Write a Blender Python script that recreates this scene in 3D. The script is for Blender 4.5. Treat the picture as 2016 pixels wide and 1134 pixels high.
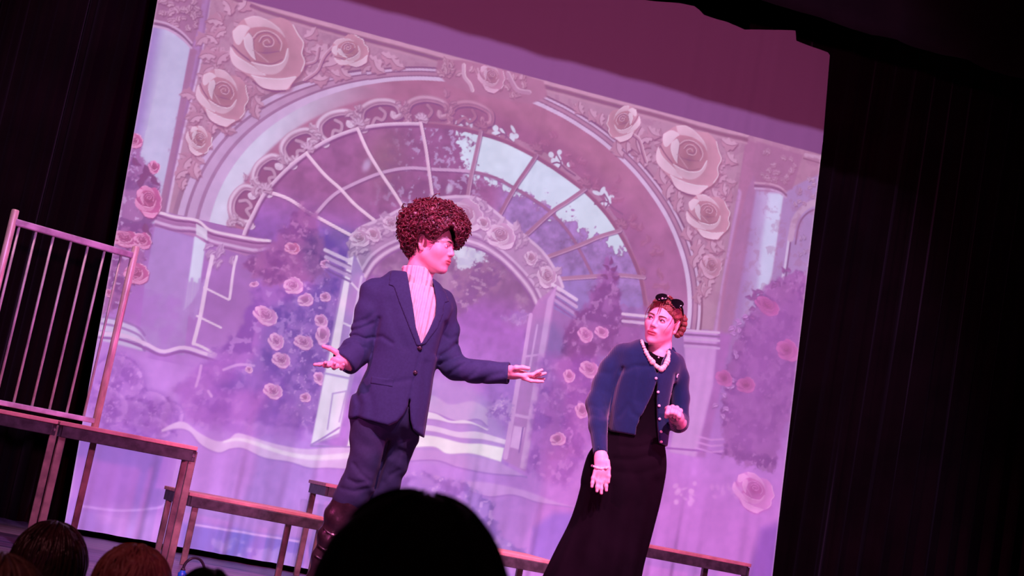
import bpy, bmesh, math, random
import numpy as np
from math import radians, sin, cos, pi
from mathutils import Vector, Matrix

for o in list(bpy.data.objects): bpy.data.objects.remove(o, do_unlink=True)
scene = bpy.context.scene
COL = scene.collection

# ------------------------------------------------------------------ camera
F_PX, CX, CY = 2900.0, 1008.0, 567.0          # focal length in pixels of the 2016x1134 frame
YAW, PITCH, ROLL, EYE = radians(15.0), radians(8.5), radians(10.8), 0.60
CAM = np.array([0.0, 0.0, EYE])
_fw = np.array([sin(YAW)*cos(PITCH), cos(YAW)*cos(PITCH), sin(PITCH)])
_r0 = np.array([cos(YAW), -sin(YAW), 0.0]); _u0 = np.cross(_r0, _fw)
_rt = _r0*cos(ROLL) + _u0*sin(ROLL); _up = -_r0*sin(ROLL) + _u0*cos(ROLL)
cam_data = bpy.data.cameras.new('camera'); cam = bpy.data.objects.new('camera', cam_data)
COL.objects.link(cam); scene.camera = cam
cam_data.sensor_fit = 'HORIZONTAL'; cam_data.sensor_width = 36.0
cam_data.lens = F_PX/2016.0*36.0; cam_data.clip_start = 0.05; cam_data.clip_end = 100
M = Matrix.Identity(4)
for i in range(3):
    M[i][0] = _rt[i]; M[i][1] = _up[i]; M[i][2] = -_fw[i]; M[i][3] = CAM[i]
cam.matrix_world = M
cam_data.dof.use_dof = True; cam_data.dof.focus_distance = 7.7; cam_data.dof.aperture_fstop = 6.5

# ------------------------------------------------------------------ world, lights, exposure
world = bpy.data.worlds.new('dark_hall'); scene.world = world; world.use_nodes = True
world.node_tree.nodes['Background'].inputs[0].default_value = (0.9, 0.25, 0.35, 1)
world.node_tree.nodes['Background'].inputs[1].default_value = 0.012
scene.view_settings.view_transform = 'Standard'; scene.view_settings.look = 'None'
scene.view_settings.exposure = 0.0; scene.view_settings.gamma = 1.0
scene.view_settings.use_curve_mapping = False

def spot(name, loc, target, color, power, size_deg, blend=0.4, radius=0.12):
    ld = bpy.data.lights.new(name, 'SPOT'); ld.color = color; ld.energy = power
    ld.spot_size = radians(size_deg); ld.spot_blend = blend; ld.shadow_soft_size = radius
    lo = bpy.data.objects.new(name, ld); COL.objects.link(lo); lo.location = loc
    lo.rotation_euler = (Vector(target)-Vector(loc)).to_track_quat('-Z', 'Y').to_euler()
    return lo
# purple wash from the lighting bar over the hall: lights the cloth up to the border's shadow
spot('purple_wash_lantern', (1.2, -0.5, 6.8), (2.2, 9.0, 1.5), (0.68, 0.31, 1.0), 1430, 40, 0.3, 0.16)
# added low pink fill, no known lamp: lifts the upper cloth and actors
spot('pink_spill_fill', (1.2, -2.0, 1.1), (2.1, 9.0, 2.2), (1.0, 0.145, 0.53), 920, 44, 0.7, 0.10)
# pink-white keys on the two actors
spot('key_lantern_man', (0.2, 1.6, 5.6), (1.30, 6.2, 1.1), (1.0, 0.25, 0.58), 2700, 20, 0.7, 0.08)
spot('key_lantern_woman', (1.9, 1.6, 5.6), (2.35, 5.95, 1.0), (1.0, 0.25, 0.58), 2700, 19, 0.7, 0.08)
# added hot pink fill lamps, unseen in the wings, aimed clear of the cloth
spot('side_fill_left', (-2.6, 4.4, 2.6), (2.0, 6.1, 1.15), (1.0, 0.09, 0.46), 700, 30, 0.6, 0.08)
spot('side_fill_right', (6.2, 4.2, 2.6), (1.6, 6.2, 1.25), (1.0, 0.09, 0.46), 900, 26, 0.6, 0.08)
# dim pink house light over the front rows
spot('house_lantern', (-1.8, 1.2, 4.2), (0.0, 3.4, 0.2), (1.0, 0.30, 0.36), 110, 26, 0.7, 0.10)
# steep pink light over the scaffold decks
spot('deck_lantern', (-0.6, 6.9, 5.0), (0.25, 7.7, 0.4), (1.0, 0.42, 0.50), 330, 32, 0.7, 0.10)
spot('deck_lantern_right', (2.9, 6.8, 5.0), (2.8, 7.8, 0.2), (1.0, 0.36, 0.46), 480, 34, 0.7, 0.10)

# ------------------------------------------------------------------ helpers
def at(px, py, D):
    """world point seen at photo pixel (px, py) at distance D along the view axis"""
    return CAM + D*(_fw + _rt*(px-CX)/F_PX + _up*(CY-py)/F_PX)
def at_y(px, py, Y):
    d = _fw + _rt*(px-CX)/F_PX + _up*(CY-py)/F_PX
    return CAM + d*(Y-CAM[1])/d[1]
def x_of(px, Y, z):
    """world x of the point with depth Y and height z that is seen in pixel column px"""
    lo, hi = -8.0, 12.0
    for _ in range(50):
        m = (lo+hi)/2; d = np.array([m, Y, z])-CAM
        if CX + F_PX*(d@_rt)/(d@_fw) < px: lo = m
        else: hi = m
    return m
def proj(P):
    d = P-CAM; w = d@_fw
    return CX + F_PX*(d@_rt)/w, CY - F_PX*(d@_up)/w

def srgb(r, g, b, a=1.0):
    f = lambda c: (c/255)/12.92 if c/255 <= 0.04045 else ((c/255+0.055)/1.055)**2.4
    return (f(r), f(g), f(b), a)

def tag(o, label=None, cat=None, group=None, kind=None):
    if label: o['label'] = label
    if cat: o['category'] = cat
    if group: o['group'] = group
    if kind: o['kind'] = kind
    return o
def empty(name, loc=(0, 0, 0), rz=0.0):
    o = bpy.data.objects.new(name, None); COL.objects.link(o); o.location = loc
    o.rotation_euler = (0, 0, rz); o.empty_display_size = 0.1
    return o
def link(name, me, mat=None, parent=None, loc=None, smooth=False):
    o = bpy.data.objects.new(name, me); COL.objects.link(o)
    if mat is not None:
        me.materials.clear(); me.materials.append(mat)
    if smooth: me.polygons.foreach_set('use_smooth', np.ones(len(me.polygons), bool))
    if parent is not None: o.parent = parent
    if loc is not None: o.location = loc
    return o
def mesh_np(name, V, quads=None, tris=None):
    """mesh from numpy arrays"""
    me = bpy.data.meshes.new(name); V = np.asarray(V, np.float32)
    q = np.zeros((0, 4), np.int32) if quads is None else np.asarray(quads, np.int32)
    t = np.zeros((0, 3), np.int32) if tris is None else np.asarray(tris, np.int32)
    me.vertices.add(len(V)); me.vertices.foreach_set('co', V.ravel())
    nl = q.size + t.size; me.loops.add(nl)
    me.loops.foreach_set('vertex_index', np.concatenate([q.ravel(), t.ravel()]).astype(np.int32))
    me.polygons.add(len(q)+len(t))
    st = np.concatenate([np.arange(len(q))*4, q.size+np.arange(len(t))*3]).astype(np.int32)
    me.polygons.foreach_set('loop_start', st)
    me.update(calc_edges=True); me.validate()
    return me
def prism(name, base, top, mat, parent=None, bevel=0.0):
    """solid between two equal polygons (lists of points)"""
    bm = bmesh.new(); n = len(base)
    a = [bm.verts.new(p) for p in base]; b = [bm.verts.new(p) for p in top]
    bm.faces.new(a[::-1]); bm.faces.new(b)
    for i in range(n): bm.faces.new((a[i], a[(i+1) % n], b[(i+1) % n], b[i]))
    bmesh.ops.recalc_face_normals(bm, faces=bm.faces)
    if bevel > 0: bmesh.ops.bevel(bm, geom=list(bm.edges), offset=bevel, segments=2, affect='EDGES', profile=0.6)
    me = bpy.data.meshes.new(name); bm.to_mesh(me); bm.free()
    return link(name, me, mat, parent)
def beam(name, p, q, w, h, mat, parent=None, bevel=0.003, upv=(0, 0, 1)):
    """rectangular bar from p to q, w wide, h high"""
    p, q = np.array(p, float), np.array(q, float); d = (q-p)/np.linalg.norm(q-p)
    u = np.array(upv, float)
    if abs(d@u) > .95: u = np.array([0, 1.0, 0])
    s = np.cross(d, u); s /= np.linalg.norm(s); u = np.cross(s, d)
    ring = [-s*w/2-u*h/2, s*w/2-u*h/2, s*w/2+u*h/2, -s*w/2+u*h/2]
    return prism(name, [p+r for r in ring], [q+r for r in ring], mat, parent, bevel)
def tube_mesh(name, pts, rad, n=10, closed=False):
    pts = np.asarray(pts, float); m = len(pts)
    rad = np.full(m, rad) if np.isscalar(rad) else np.asarray(rad, float)
    T = np.gradient(pts, axis=0); T /= np.linalg.norm(T, axis=1)[:, None]+1e-12
    ref = np.array([0, 0, 1.0]) if abs(T[0, 2]) < .9 else np.array([1.0, 0, 0])
    N = np.cross(T[0], ref); N /= np.linalg.norm(N); V = []
    for i in range(m):
        N = N - T[i]*(N@T[i]); N /= np.linalg.norm(N); B = np.cross(T[i], N)
        a = np.arange(n)/n*2*pi
        V.append(pts[i]+rad[i]*(np.cos(a)[:, None]*N+np.sin(a)[:, None]*B))
    V = np.concatenate(V); q = []
    for i in range(m-1):
        for k in range(n):
            q.append((i*n+k, i*n+(k+1) % n, (i+1)*n+(k+1) % n, (i+1)*n+k))
    c0, c1 = len(V), len(V)+1; V = np.vstack([V, pts[0], pts[-1]])
    t = [(c0, (k+1) % n, k) for k in range(n)]+[(c1, (m-1)*n+k, (m-1)*n+(k+1) % n) for k in range(n)]
    return mesh_np(name, V, q, t)
def spline(P, n=40):
    """Catmull-Rom through points (any dimension)"""
    P = np.asarray(P, float)
    if len(P) == 2: return P[0]+(P[1]-P[0])*np.linspace(0, 1, n)[:, None]
    Q = np.vstack([2*P[0]-P[1], P, 2*P[-1]-P[-2]]); k = len(P)-1
    t = np.linspace(0, k-1e-9, n); i = t.astype(int); f = (t-i)[:, None]
    a, b, c, d = Q[i], Q[i+1], Q[i+2], Q[i+3]
    return .5*((2*b)+(c-a)*f+(2*a-5*b+4*c-d)*f*f+(3*b-a-3*c+d)*f**3)

_mats = {}
def mat(name, color, rough=0.7, noise=0.0, scale=20.0, bump=0.0, bump_scale=60.0, metal=0.0, sheen=0.0, spec=0.5,
        stretch=(1, 1, 1), color2=None, sss=0.0, coat=0.0):
    if name in _mats: return _mats[name]
    m = bpy.data.materials.new(name); m.use_nodes = True; nt = m.node_tree; b = nt.nodes['Principled BSDF']
    b.inputs['Base Color'].default_value = color; b.inputs['Roughness'].default_value = rough
    b.inputs['Metallic'].default_value = metal; b.inputs['Specular IOR Level'].default_value = spec
    b.inputs['Sheen Weight'].default_value = sheen; b.inputs['Coat Weight'].default_value = coat
    if sss: b.inputs['Subsurface Weight'].default_value = sss; b.inputs['Subsurface Scale'].default_value = 0.012; b.inputs['Subsurface Radius'].default_value = (1, .35, .2)
    tc = nt.nodes.new('ShaderNodeTexCoord'); mp = nt.nodes.new('ShaderNodeMapping'); mp.inputs['Scale'].default_value = stretch
    nt.links.new(tc.outputs['Object'], mp.inputs['Vector'])
    if noise > 0 or color2:
        n = nt.nodes.new('ShaderNodeTexNoise'); n.inputs['Scale'].default_value = scale; n.inputs['Detail'].default_value = 5
        nt.links.new(mp.outputs[0], n.inputs['Vector'])
        rp = nt.nodes.new('ShaderNodeValToRGB'); c = color
        c2 = color2 or tuple(min(1, v*(1+noise)) for v in c[:3])+(1,)
        c1 = color if color2 else tuple(v*(1-noise) for v in c[:3])+(1,)
        rp.color_ramp.elements[0].position = .35; rp.color_ramp.elements[1].position = .65
        rp.color_ramp.elements[0].color = c1; rp.color_ramp.elements[1].color = c2
        nt.links.new(n.outputs['Fac'], rp.inputs[0]); nt.links.new(rp.outputs[0], b.inputs['Base Color'])
    if bump > 0:
        n2 = nt.nodes.new('ShaderNodeTexNoise'); n2.inputs['Scale'].default_value = bump_scale; n2.inputs['Detail'].default_value = 4
        nt.links.new(mp.outputs[0], n2.inputs['Vector'])
        bp = nt.nodes.new('ShaderNodeBump'); bp.inputs['Strength'].default_value = bump; bp.inputs['Distance'].default_value = .01
        nt.links.new(n2.outputs['Fac'], bp.inputs['Height']); nt.links.new(bp.outputs[0], b.inputs['Normal'])
    _mats[name] = m
    return m
# ================================================================== the setting
Y_CLOTH = 9.05
rng = np.random.default_rng(7)

def plank_mat():
    m = bpy.data.materials.new('stage_boards'); m.use_nodes = True; nt = m.node_tree; b = nt.nodes['Principled BSDF']
    tc = nt.nodes.new('ShaderNodeTexCoord')
    br = nt.nodes.new('ShaderNodeTexBrick'); br.offset = .37; br.inputs['Scale'].default_value = 1.0
    br.inputs['Brick Width'].default_value = 2.4; br.inputs['Row Height'].default_value = .14; br.inputs['Mortar Size'].default_value = .006
    br.inputs['Color1'].default_value = (.34, .29, .42, 1); br.inputs['Color2'].default_value = (.26, .22, .33, 1); br.inputs['Mortar'].default_value = (.05, .04, .04, 1)
    nt.links.new(tc.outputs['Object'], br.inputs['Vector'])
    n = nt.nodes.new('ShaderNodeTexNoise'); n.inputs['Scale'].default_value = 3; n.inputs['Detail'].default_value = 8
    mp = nt.nodes.new('ShaderNodeMapping'); mp.inputs['Scale'].default_value = (.4, 6, 1)
    nt.links.new(tc.outputs['Object'], mp.inputs[0]); nt.links.new(mp.outputs[0], n.inputs['Vector'])
    mx = nt.nodes.new('ShaderNodeMixRGB'); mx.blend_type = 'MULTIPLY'; mx.inputs[0].default_value = .6
    nt.links.new(br.outputs['Color'], mx.inputs[1]); nt.links.new(n.outputs['Color'], mx.inputs[2]); nt.links.new(mx.outputs[0], b.inputs['Base Color'])
    b.inputs['Roughness'].default_value = .38
    return m
def slab(name, x0, x1, y0, y1, z0, z1, m):
    return tag(prism(name, [(x0, y0, z0), (x1, y0, z0), (x1, y1, z0), (x0, y1, z0)],
                     [(x0, y0, z1), (x1, y0, z1), (x1, y1, z1), (x0, y1, z1)], m), kind='structure')
STAGE_FRONT, HALL_Z = 4.45, -0.75
m_hall = mat('hall_floor', (.03, .02, .02, 1), .6, .3, 4)
m_black = mat('black_paint', (.012, .009, .009, 1), .8, .3, 6)
tag(slab('floor', -5, 10, STAGE_FRONT, 10.2, -.12, 0, plank_mat()), label='dark boarded stage floor')
slab('floor_hall', -5, 10, -3.2, STAGE_FRONT, HALL_Z-.1, HALL_Z, m_hall)
slab('wall_stage_front', -5, 10, STAGE_FRONT+.02, STAGE_FRONT+.1, HALL_Z, -.12, m_black)
slab('wall_back', -5, 10, 10.2, 10.35, -.12, 6, m_black)
slab('wall_right', 10, 10.15, STAGE_FRONT, 10.35, -.12, 6, m_black)
slab('wall_left', -5.15, -5, STAGE_FRONT, 10.35, -.12, 6, m_black)

# ------------------------------------------------------------------ black velour drapes
m_velour = mat('black_velour', (.011, .006, .006, 1), .95, .25, 3, sheen=.05, spec=.1)
def drape(name, x0, x1, y, z0, z1, label, seed, pitch=.17, amp=.05, bottom=None, thick=.004):
    """hanging cloth with vertical folds that deepen towards the hem"""
    r = np.random.default_rng(seed); nx = int((x1-x0)/.018); nz = 26
    xs = np.linspace(x0, x1, nx); ph = np.cumsum(.7+.6*r.random(nx))*(x1-x0)/nx/pitch*2*pi
    a = amp*(.55+.45*np.sin(np.cumsum(r.normal(0, .12, nx))))
    prof = a*np.sin(ph)+.35*a*np.sin(2*ph+1.3)
    V = []
    for k in range(nz):
        t = k/(nz-1)
        zb = z0 if bottom is None else np.interp(xs, bottom[:, 0], bottom[:, 1])
        z = zb+(z1-zb)*t
        V.append(np.stack([xs+.012*np.sin(3*ph+t*2), y+prof*(1.15-.5*t)+.01*np.sin(xs*5+t*4), z*np.ones(nx)], 1))
    V = np.concatenate(V); i, k = np.meshgrid(np.arange(nx-1), np.arange(nz-1)); b = (k*nx+i).ravel()
    q = np.stack([b, b+1, b+1+nx, b+nx], 1)
    o = link(name, mesh_np(name, V, q), m_velour, smooth=True)
    md = o.modifiers.new('thickness', 'SOLIDIFY'); md.thickness = thick; md.offset = 1
    return tag(o, label, 'curtain')
drape('stage_curtain', -4.6, 1.6, 9.42, 0.0, 5.6, 'black velour stage drape left of the projected cloth', 3)
drape('stage_curtain', 3.9, 9.8, 9.42, 0.0, 5.6, 'black velour stage drape right of the projected cloth', 5)
drape('stage_border', -4.6, 9.8, 8.0, 3.915, 5.6, 'black fabric border hanging across the top of the stage', 9, .5, .02)

# ------------------------------------------------------------------ staging decks
m_ply = mat('deck_board', (.80, .40, .34, 1), .5, .2, 9, bump=.15, stretch=(1, 8, 1))
m_rail = mat('deck_frame_metal', (.065, .058, .062, 1), .5, .4, 25, metal=.2)
m_leg = mat('deck_leg_metal', (.19, .16, .11, 1), .42, .45, 14, metal=.25)
m_bolt = mat('bolt_steel', (.7, .65, .62, 1), .3, metal=.9)
def deck(label, z, corners, legs, brd=.020, railh=.055, legw=.034, group=None):
    """corners / legs: (px, Y) in the order front-left, front-right, back-right, back-left; z = top height"""
    C = np.array([[x_of(px, Y, z), Y, z] for px, Y in corners])
    c0 = C.mean(0); root = empty('staging_deck', (c0[0], c0[1], 0))
    Lc = lambda P: np.asarray(P)-np.array([c0[0], c0[1], 0])
    C = Lc(C); dn = np.array([0, 0, 1.0])
    prism('board', C-dn*brd, C, m_ply, root, .004)
    inner = C+(np.array([0, 0, z])-C)*np.array([.05, .05, 0])
    for i in range(4):
        a, b = inner[i]-dn*(brd+railh/2), inner[(i+1) % 4]-dn*(brd+railh/2)
        beam('rail', a, b, .028, railh, m_rail, root)
    for j, (px, Y) in enumerate(legs):
        p = Lc([x_of(px, Y, z-.08), Y, 0])
        lg = beam('leg', p, p+dn*(z-brd-.004), legw, legw, m_leg, root, .003, upv=(0, 1, 0))
        bm = bmesh.new(); bmesh.ops.create_uvsphere(bm, u_segments=8, v_segments=5, radius=.008)
        bmesh.ops.translate(bm, verts=bm.verts, vec=p+np.array([0, -legw/2-.001, z-brd-railh*.5]))
        me = bpy.data.meshes.new('bolt'); bm.to_mesh(me); bm.free(); link('bolt', me, m_bolt, lg)
    return tag(root, label, 'platform', group or 'staging decks in front of the cloth')
deck('tall staging deck with railing at the left edge of the picture', .625,
     [(-190, 7.40), (115, 7.30), (150, 8.05), (-110, 8.15)], [(-170, 7.44), (104, 7.34), (120, 8.0), (-100, 8.1)])
deck('tall staging deck right of the railing deck, its end above the low left deck', .625,
     [(119, 7.30), (390, 7.22), (378, 7.98), (170, 8.05)], [(122, 7.34), (377, 7.26), (364, 7.94), (184, 8.0)])
deck('low staging deck left of the man in the suit', .385,
     [(374, 8.12), (646, 8.02), (590, 8.40), (324, 8.52)], [(384, 8.16), (629, 8.06), (568, 8.37), (332, 8.48)])
deck('tall staging deck mostly hidden behind the man\'s legs', .565,
     [(642, 8.45), (930, 8.40), (905, 8.82), (608, 8.86)], [(662, 8.48), (918, 8.43), (898, 8.78), (616, 8.82)])
deck('low staging deck between the dark head and the long skirt', .385,
     [(800, 7.75), (1092, 7.66), (1035, 8.22), (770, 8.30)], [(815, 7.8), (1078, 7.7), (1024, 8.18), (782, 8.25)])
deck('tall staging deck right of the long black skirt', .565,
     [(1190, 8.10), (1480, 8.0), (1400, 8.62), (1130, 8.68)], [(1205, 8.15), (1466, 8.05), (1388, 8.58), (1140, 8.64)])

# ------------------------------------------------------------------ railing on the tall deck
m_rust = mat('rail_post_steel', (.80, .70, .62, 1), .4, .3, 30, metal=.25, stretch=(1, 1, .25))
m_rail2 = mat('rail_lavender_steel', (.55, .52, .62, 1), .45, .3, 14, metal=.2)
m_bar = mat('rail_bar_steel', (.50, .56, .54, 1), .45, .2, 14, metal=.2)
zr = .627
pl = np.array([x_of(-62, 7.62, zr), 7.62, zr]); pr = np.array([x_of(186.5, 7.80, zr), 7.80, zr])
rail = empty('railing', (pl+pr)/2)
loc = lambda p: np.asarray(p)-(pl+pr)/2
up = np.array([0, 0, 1.0])
htop = at_y(262, 484, 7.80)[2]-zr; htl = at_y(18, 410, 7.62)[2]-zr
for p, h in ((pl, htl), (pr, htop)):
    me = tube_mesh('post', [loc(p), loc(p+up*h*.5), loc(p+up*(h-.004)), loc(p+up*h)], [.019, .019, .019, .015], 12)
    link('post', me, m_rust, rail, smooth=True)
zt = (htl+htop)/2-.055
beam('top_rail', loc(pl+up*(htl-.06)), loc(pr+up*(htop-.05)), .03, .034, m_rail2, rail, .006)
beam('bottom_rail', loc(pl+up*.03), loc(pr+up*.03), .028, .026, m_rail2, rail, .005)
for px in (22, 55, 89, 124, 158, 192, 226):
    t0 = (px+10-18)/(262-18)
    t = np.clip(t0, .02, .97)
    a = pl+(pr-pl)*t
    link('bar', tube_mesh('bar', [loc(a+up*.035), loc(a+up*(htl+(htop-htl)*t-.07))], .0065, 8), m_bar, rail, smooth=True)
tag(rail, 'metal guard railing with thin vertical bars on the tall deck', 'railing')
# ================================================================== projected cloth
# The cloth emits its flat picture in place of projector light, computed as one colour per point of a finely
# divided cloth.  Picture coordinates: q = (x, -z) on the cloth, 310 units per metre.
QS = 310.0
def Q(px, py):
    p = at_y(px, py, Y_CLOTH); return np.array([p[0]*QS, -p[2]*QS])
def QL(pts): return np.array([Q(*p) for p in pts])

def vnoise(x, y, seed):
    r = np.random.default_rng(seed).random((256, 256)); xi = np.floor(x).astype(int); yi = np.floor(y).astype(int)
    fx = x-xi; fy = y-yi; fx = fx*fx*(3-2*fx); fy = fy*fy*(3-2*fy); a = xi & 255; b = yi & 255; a1 = (a+1) & 255; b1 = (b+1) & 255
    return (r[a, b]*(1-fx)+r[a1, b]*fx)*(1-fy)+(r[a, b1]*(1-fx)+r[a1, b1]*fx)*fy
def fbm(x, y, size, octv=4, seed=1):
    s = 0; w = 1; t = 0
    for k in range(octv):
        s = s+w*vnoise(x/size*2**k+k*17.3, y/size*2**k+k*9.1, seed+k); t += w; w *= .55
    return s/t
def sstep(a, b, x):
    t = np.clip((x-a)/(b-a), 0, 1); return t*t*(3-2*t)
def RGB(*c): return np.array(c, float)/255

class Canvas:
    def __init__(s, x, y):
        s.x = x; s.y = y; s.c = np.zeros((len(x), 3)); s.clip = None
    def box(s, x0, y0, x1, y1):
        i = np.nonzero((s.x > x0) & (s.x < x1) & (s.y > y0) & (s.y < y1))[0]
        return i if s.clip is None else i[s.clip[i] > 0.01]
    def put(s, i, col, a):
        a = np.asarray(a)
        if s.clip is not None: a = a*s.clip[i]
        s.c[i] += (col-s.c[i])*a[:, None]
    # ---- distance to an open or closed polyline
    def dist(s, i, P, signed=False, closed=False):
        x, y = s.x[i], s.y[i]; n = len(P); best = np.full(len(i), 1e9); tt = np.zeros(len(i)); side = np.zeros(len(i)); ins = np.zeros(len(i), bool)
        for k in range(n if closed else n-1):
            a, b = P[k], P[(k+1) % n]; d = b-a; L2 = d@d+1e-9
            t = np.clip(((x-a[0])*d[0]+(y-a[1])*d[1])/L2, 0, 1)
            ex = x-a[0]-t*d[0]; ey = y-a[1]-t*d[1]; D = ex*ex+ey*ey; m = D < best
            best = np.where(m, D, best); tt = np.where(m, (k+t)/(n-1), tt); side = np.where(m, d[0]*ey-d[1]*ex, side)
            if closed:
                c = ((a[1] > y) != (b[1] > y)) & (x < d[0]*(y-a[1])/(d[1]+1e-12)+a[0]); ins ^= c
        D = np.sqrt(best)
        return (np.where(ins, -D, D), tt) if closed else (D, tt, np.sign(side))
    def poly(s, P, col, soft=1.2, a=1.0, smooth=0, px=True, noise=0, grad=None, radial=None):
        P = QL(P) if px else np.asarray(P, float)
        if smooth: P = spline(np.vstack([P, P[:1]]), smooth)[:-1]
        i = s.box(P[:, 0].min()-4, P[:, 1].min()-4, P[:, 0].max()+4, P[:, 1].max()+4)
        if not len(i): return
        d, _ = s.dist(i, P, closed=True); w = sstep(soft, -soft, d)*a
        c = np.asarray(col, float)
        if grad is not None:      # (q point A, q point B, colour at B)
            A, B, c2 = grad; A = Q(*A); B = Q(*B); v = B-A
            t = np.clip(((s.x[i]-A[0])*v[0]+(s.y[i]-A[1])*v[1])/(v@v), 0, 1)[:, None]; c = c+(np.asarray(c2)-c)*t
        if radial is not None: c = c*(.86+.20*np.clip(np.hypot(s.x[i]-radial[0], s.y[i]-radial[1])/radial[2], 0, 1.1))[:, None]
        s.put(i, c, w)
    def stroke(s, P, w, col, soft=1.0, a=1.0, smooth=0, px=True, hi=None, lo=None, taper=None):
        """line of half-width w; hi / lo colour its left / right flank"""
        P = QL(P) if px else np.asarray(P, float)
        if smooth: P = spline(P, smooth)
        W = w+soft+1
        i = s.box(P[:, 0].min()-W, P[:, 1].min()-W, P[:, 0].max()+W, P[:, 1].max()+W)
        if not len(i): return
        d, t, sd = s.dist(i, P); ww = w if taper is None else w*np.interp(t, np.linspace(0, 1, len(taper)), taper)
        al = sstep(soft, -soft, d-ww)*a; c = np.asarray(col, float)*np.ones((len(i), 1))
        u = np.clip(sd*d/(ww+1e-6), -1, 1)[:, None]
        if hi is not None: c = c+(np.asarray(hi)-c)*sstep(.15, .9, -u)
        if lo is not None: c = c+(np.asarray(lo)-c)*sstep(.15, .9, u)
        s.put(i, c, al)
    def ell(s, cx, cy, ra, rb, ang, col, soft=1.2, a=1.0, rim=None, core=None, px=True, shadow=None):
        if px: cx, cy = Q(cx, cy)
        R = max(ra, rb)*1.35+4; i = s.box(cx-R, cy-R, cx+R, cy+R)
        if not len(i): return
        ca, sa = cos(ang), sin(ang); X = s.x[i]-cx; Y = s.y[i]-cy
        u = (X*ca+Y*sa)/ra; v = (-X*sa+Y*ca)/rb; r = np.sqrt(u*u+v*v)+1e-9; d = (r-1)*min(ra, rb)
        if shadow is not None: s.put(i, shadow, np.where(d > 0, .55*np.exp(-(d/(.16*max(ra, rb)+1))**2), 0)*a)
        c = np.asarray(col, float)*np.ones((len(i), 1))
        if core is not None: c = c+(np.asarray(core)-c)*sstep(.9, .1, r)[:, None]
        if rim is not None: c = c+(np.asarray(rim)-c)*(sstep(.62, .95, r)*sstep(-.5, .6, u))[:, None]
        s.put(i, c, sstep(soft, -soft, d)*a)
    def rose(s, px, py, r, base, hi, lo, rot=0.0, squash=1.0, a=1.0, seed=0, flip=None, warm=None):
        """carved rose: outer petals, cup and heart, laid back to front in photo-pixel units"""
        base, hi, lo = map(np.asarray, (base, hi, lo)); ca, sa = cos(rot), sin(rot); fx = -1 if flip else 1
        warm = base*.6+lo*.2+np.array([.17, .10, .12])*(base.mean()/.6) if warm is None else np.asarray(warm)
        def T(pts):
            p = (np.array(pts, float)-(1300, 405))/288*r; p[:, 0] *= fx; p[:, 1] *= squash
            q = np.stack([px+p[:, 0]*ca-p[:, 1]*sa, py+p[:, 0]*sa+p[:, 1]*ca], 1); return QL(q)
        sf = max(.7, r*.016); n = 40 if r > 30 else 22
        def pet(pts, c, e=None, ew=.018, al=1.0, soft=None):
            P = spline(np.vstack([T(pts), T(pts)[:1]]), n)[:-1]; s.poly(P, c, soft or sf, a*al, px=False, radial=(Q(px, py)[0], Q(px, py)[1], r))
            if e is not None: s.stroke(T(e) if len(e) < 3 else spline(T(e), n), max(.7, r*ew), hi*.9+.1, sf, a, px=False)
        def line(pts, c, w, al=1.0): s.stroke(spline(T(pts), n), max(.55, r*w), c, sf, a*al, px=False)
        sil = [(1030, 245), (1065, 208), (1120, 152), (1210, 130), (1300, 160), (1400, 140), (1490, 190), (1540, 270), (1585, 340), (1570, 420), (1595, 490), (1570, 570), (1500, 640), (1470, 700), (1380, 715), (1280, 690), (1190, 620), (1100, 560), (1040, 500), (1010, 430), (1040, 350), (1030, 290)]
        sh = [(x+14, y+20) for x, y in sil]; pet(sh, lo, al=.65, soft=r*.07)
        pet(sil, base)
        pet([(1400, 140), (1490, 190), (1540, 270), (1585, 340), (1570, 420), (1590, 480), (1560, 560), (1480, 590), (1400, 600), (1450, 520), (1475, 420), (1460, 310), (1430, 220)], base*.95+lo*.05, [(1500, 200), (1540, 275), (1582, 340), (1568, 420), (1590, 485), (1565, 560)], .012)
        pet([(1120, 152), (1210, 130), (1310, 165), (1400, 230), (1440, 300), (1380, 262), (1300, 232), (1200, 228), (1150, 205)], base+(hi-base)*.45)
        line([(1130, 155), (1210, 134), (1310, 168), (1395, 232)], hi, .008, .7)
        pet([(1030, 250), (1090, 200), (1168, 222), (1125, 290), (1090, 350), (1060, 348), (1036, 300)], base+(hi-base)*.70)
        pet([(1012, 372), (1060, 440), (1150, 500), (1240, 555), (1290, 592), (1190, 585), (1100, 555), (1034, 505), (1010, 430)], base+(hi-base)*.6); line([(1016, 375), (1062, 440), (1150, 498), (1240, 553), (1285, 588)], hi, .012)
        line([(1030, 360), (1090, 420), (1170, 480), (1260, 545)], lo, .02, .8)
        pet([(1175, 590), (1260, 612), (1400, 622), (1525, 600), (1485, 660), (1440, 705), (1330, 702), (1250, 682)], base+(hi-base)*.6); line([(1180, 590), (1262, 610), (1400, 620), (1520, 602)], hi, .014); line([(1190, 640), (1260, 690), (1340, 712), (1440, 712)], lo, .02, .8)
        pet([(1120, 300), (1160, 235), (1230, 215), (1330, 225), (1420, 280), (1470, 380), (1460, 470), (1420, 540), (1350, 585), (1280, 580), (1200, 520), (1140, 420)], base+(warm-base)*.7)
        pet([(1118, 300), (1160, 258), (1190, 300), (1196, 380), (1212, 465), (1168, 430), (1128, 368)], base+(hi-base)*.75); line([(1160, 258), (1190, 300), (1198, 380), (1214, 468)], lo, .012, .7); line([(1120, 300), (1130, 368), (1170, 432), (1210, 470)], hi, .010)
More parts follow.
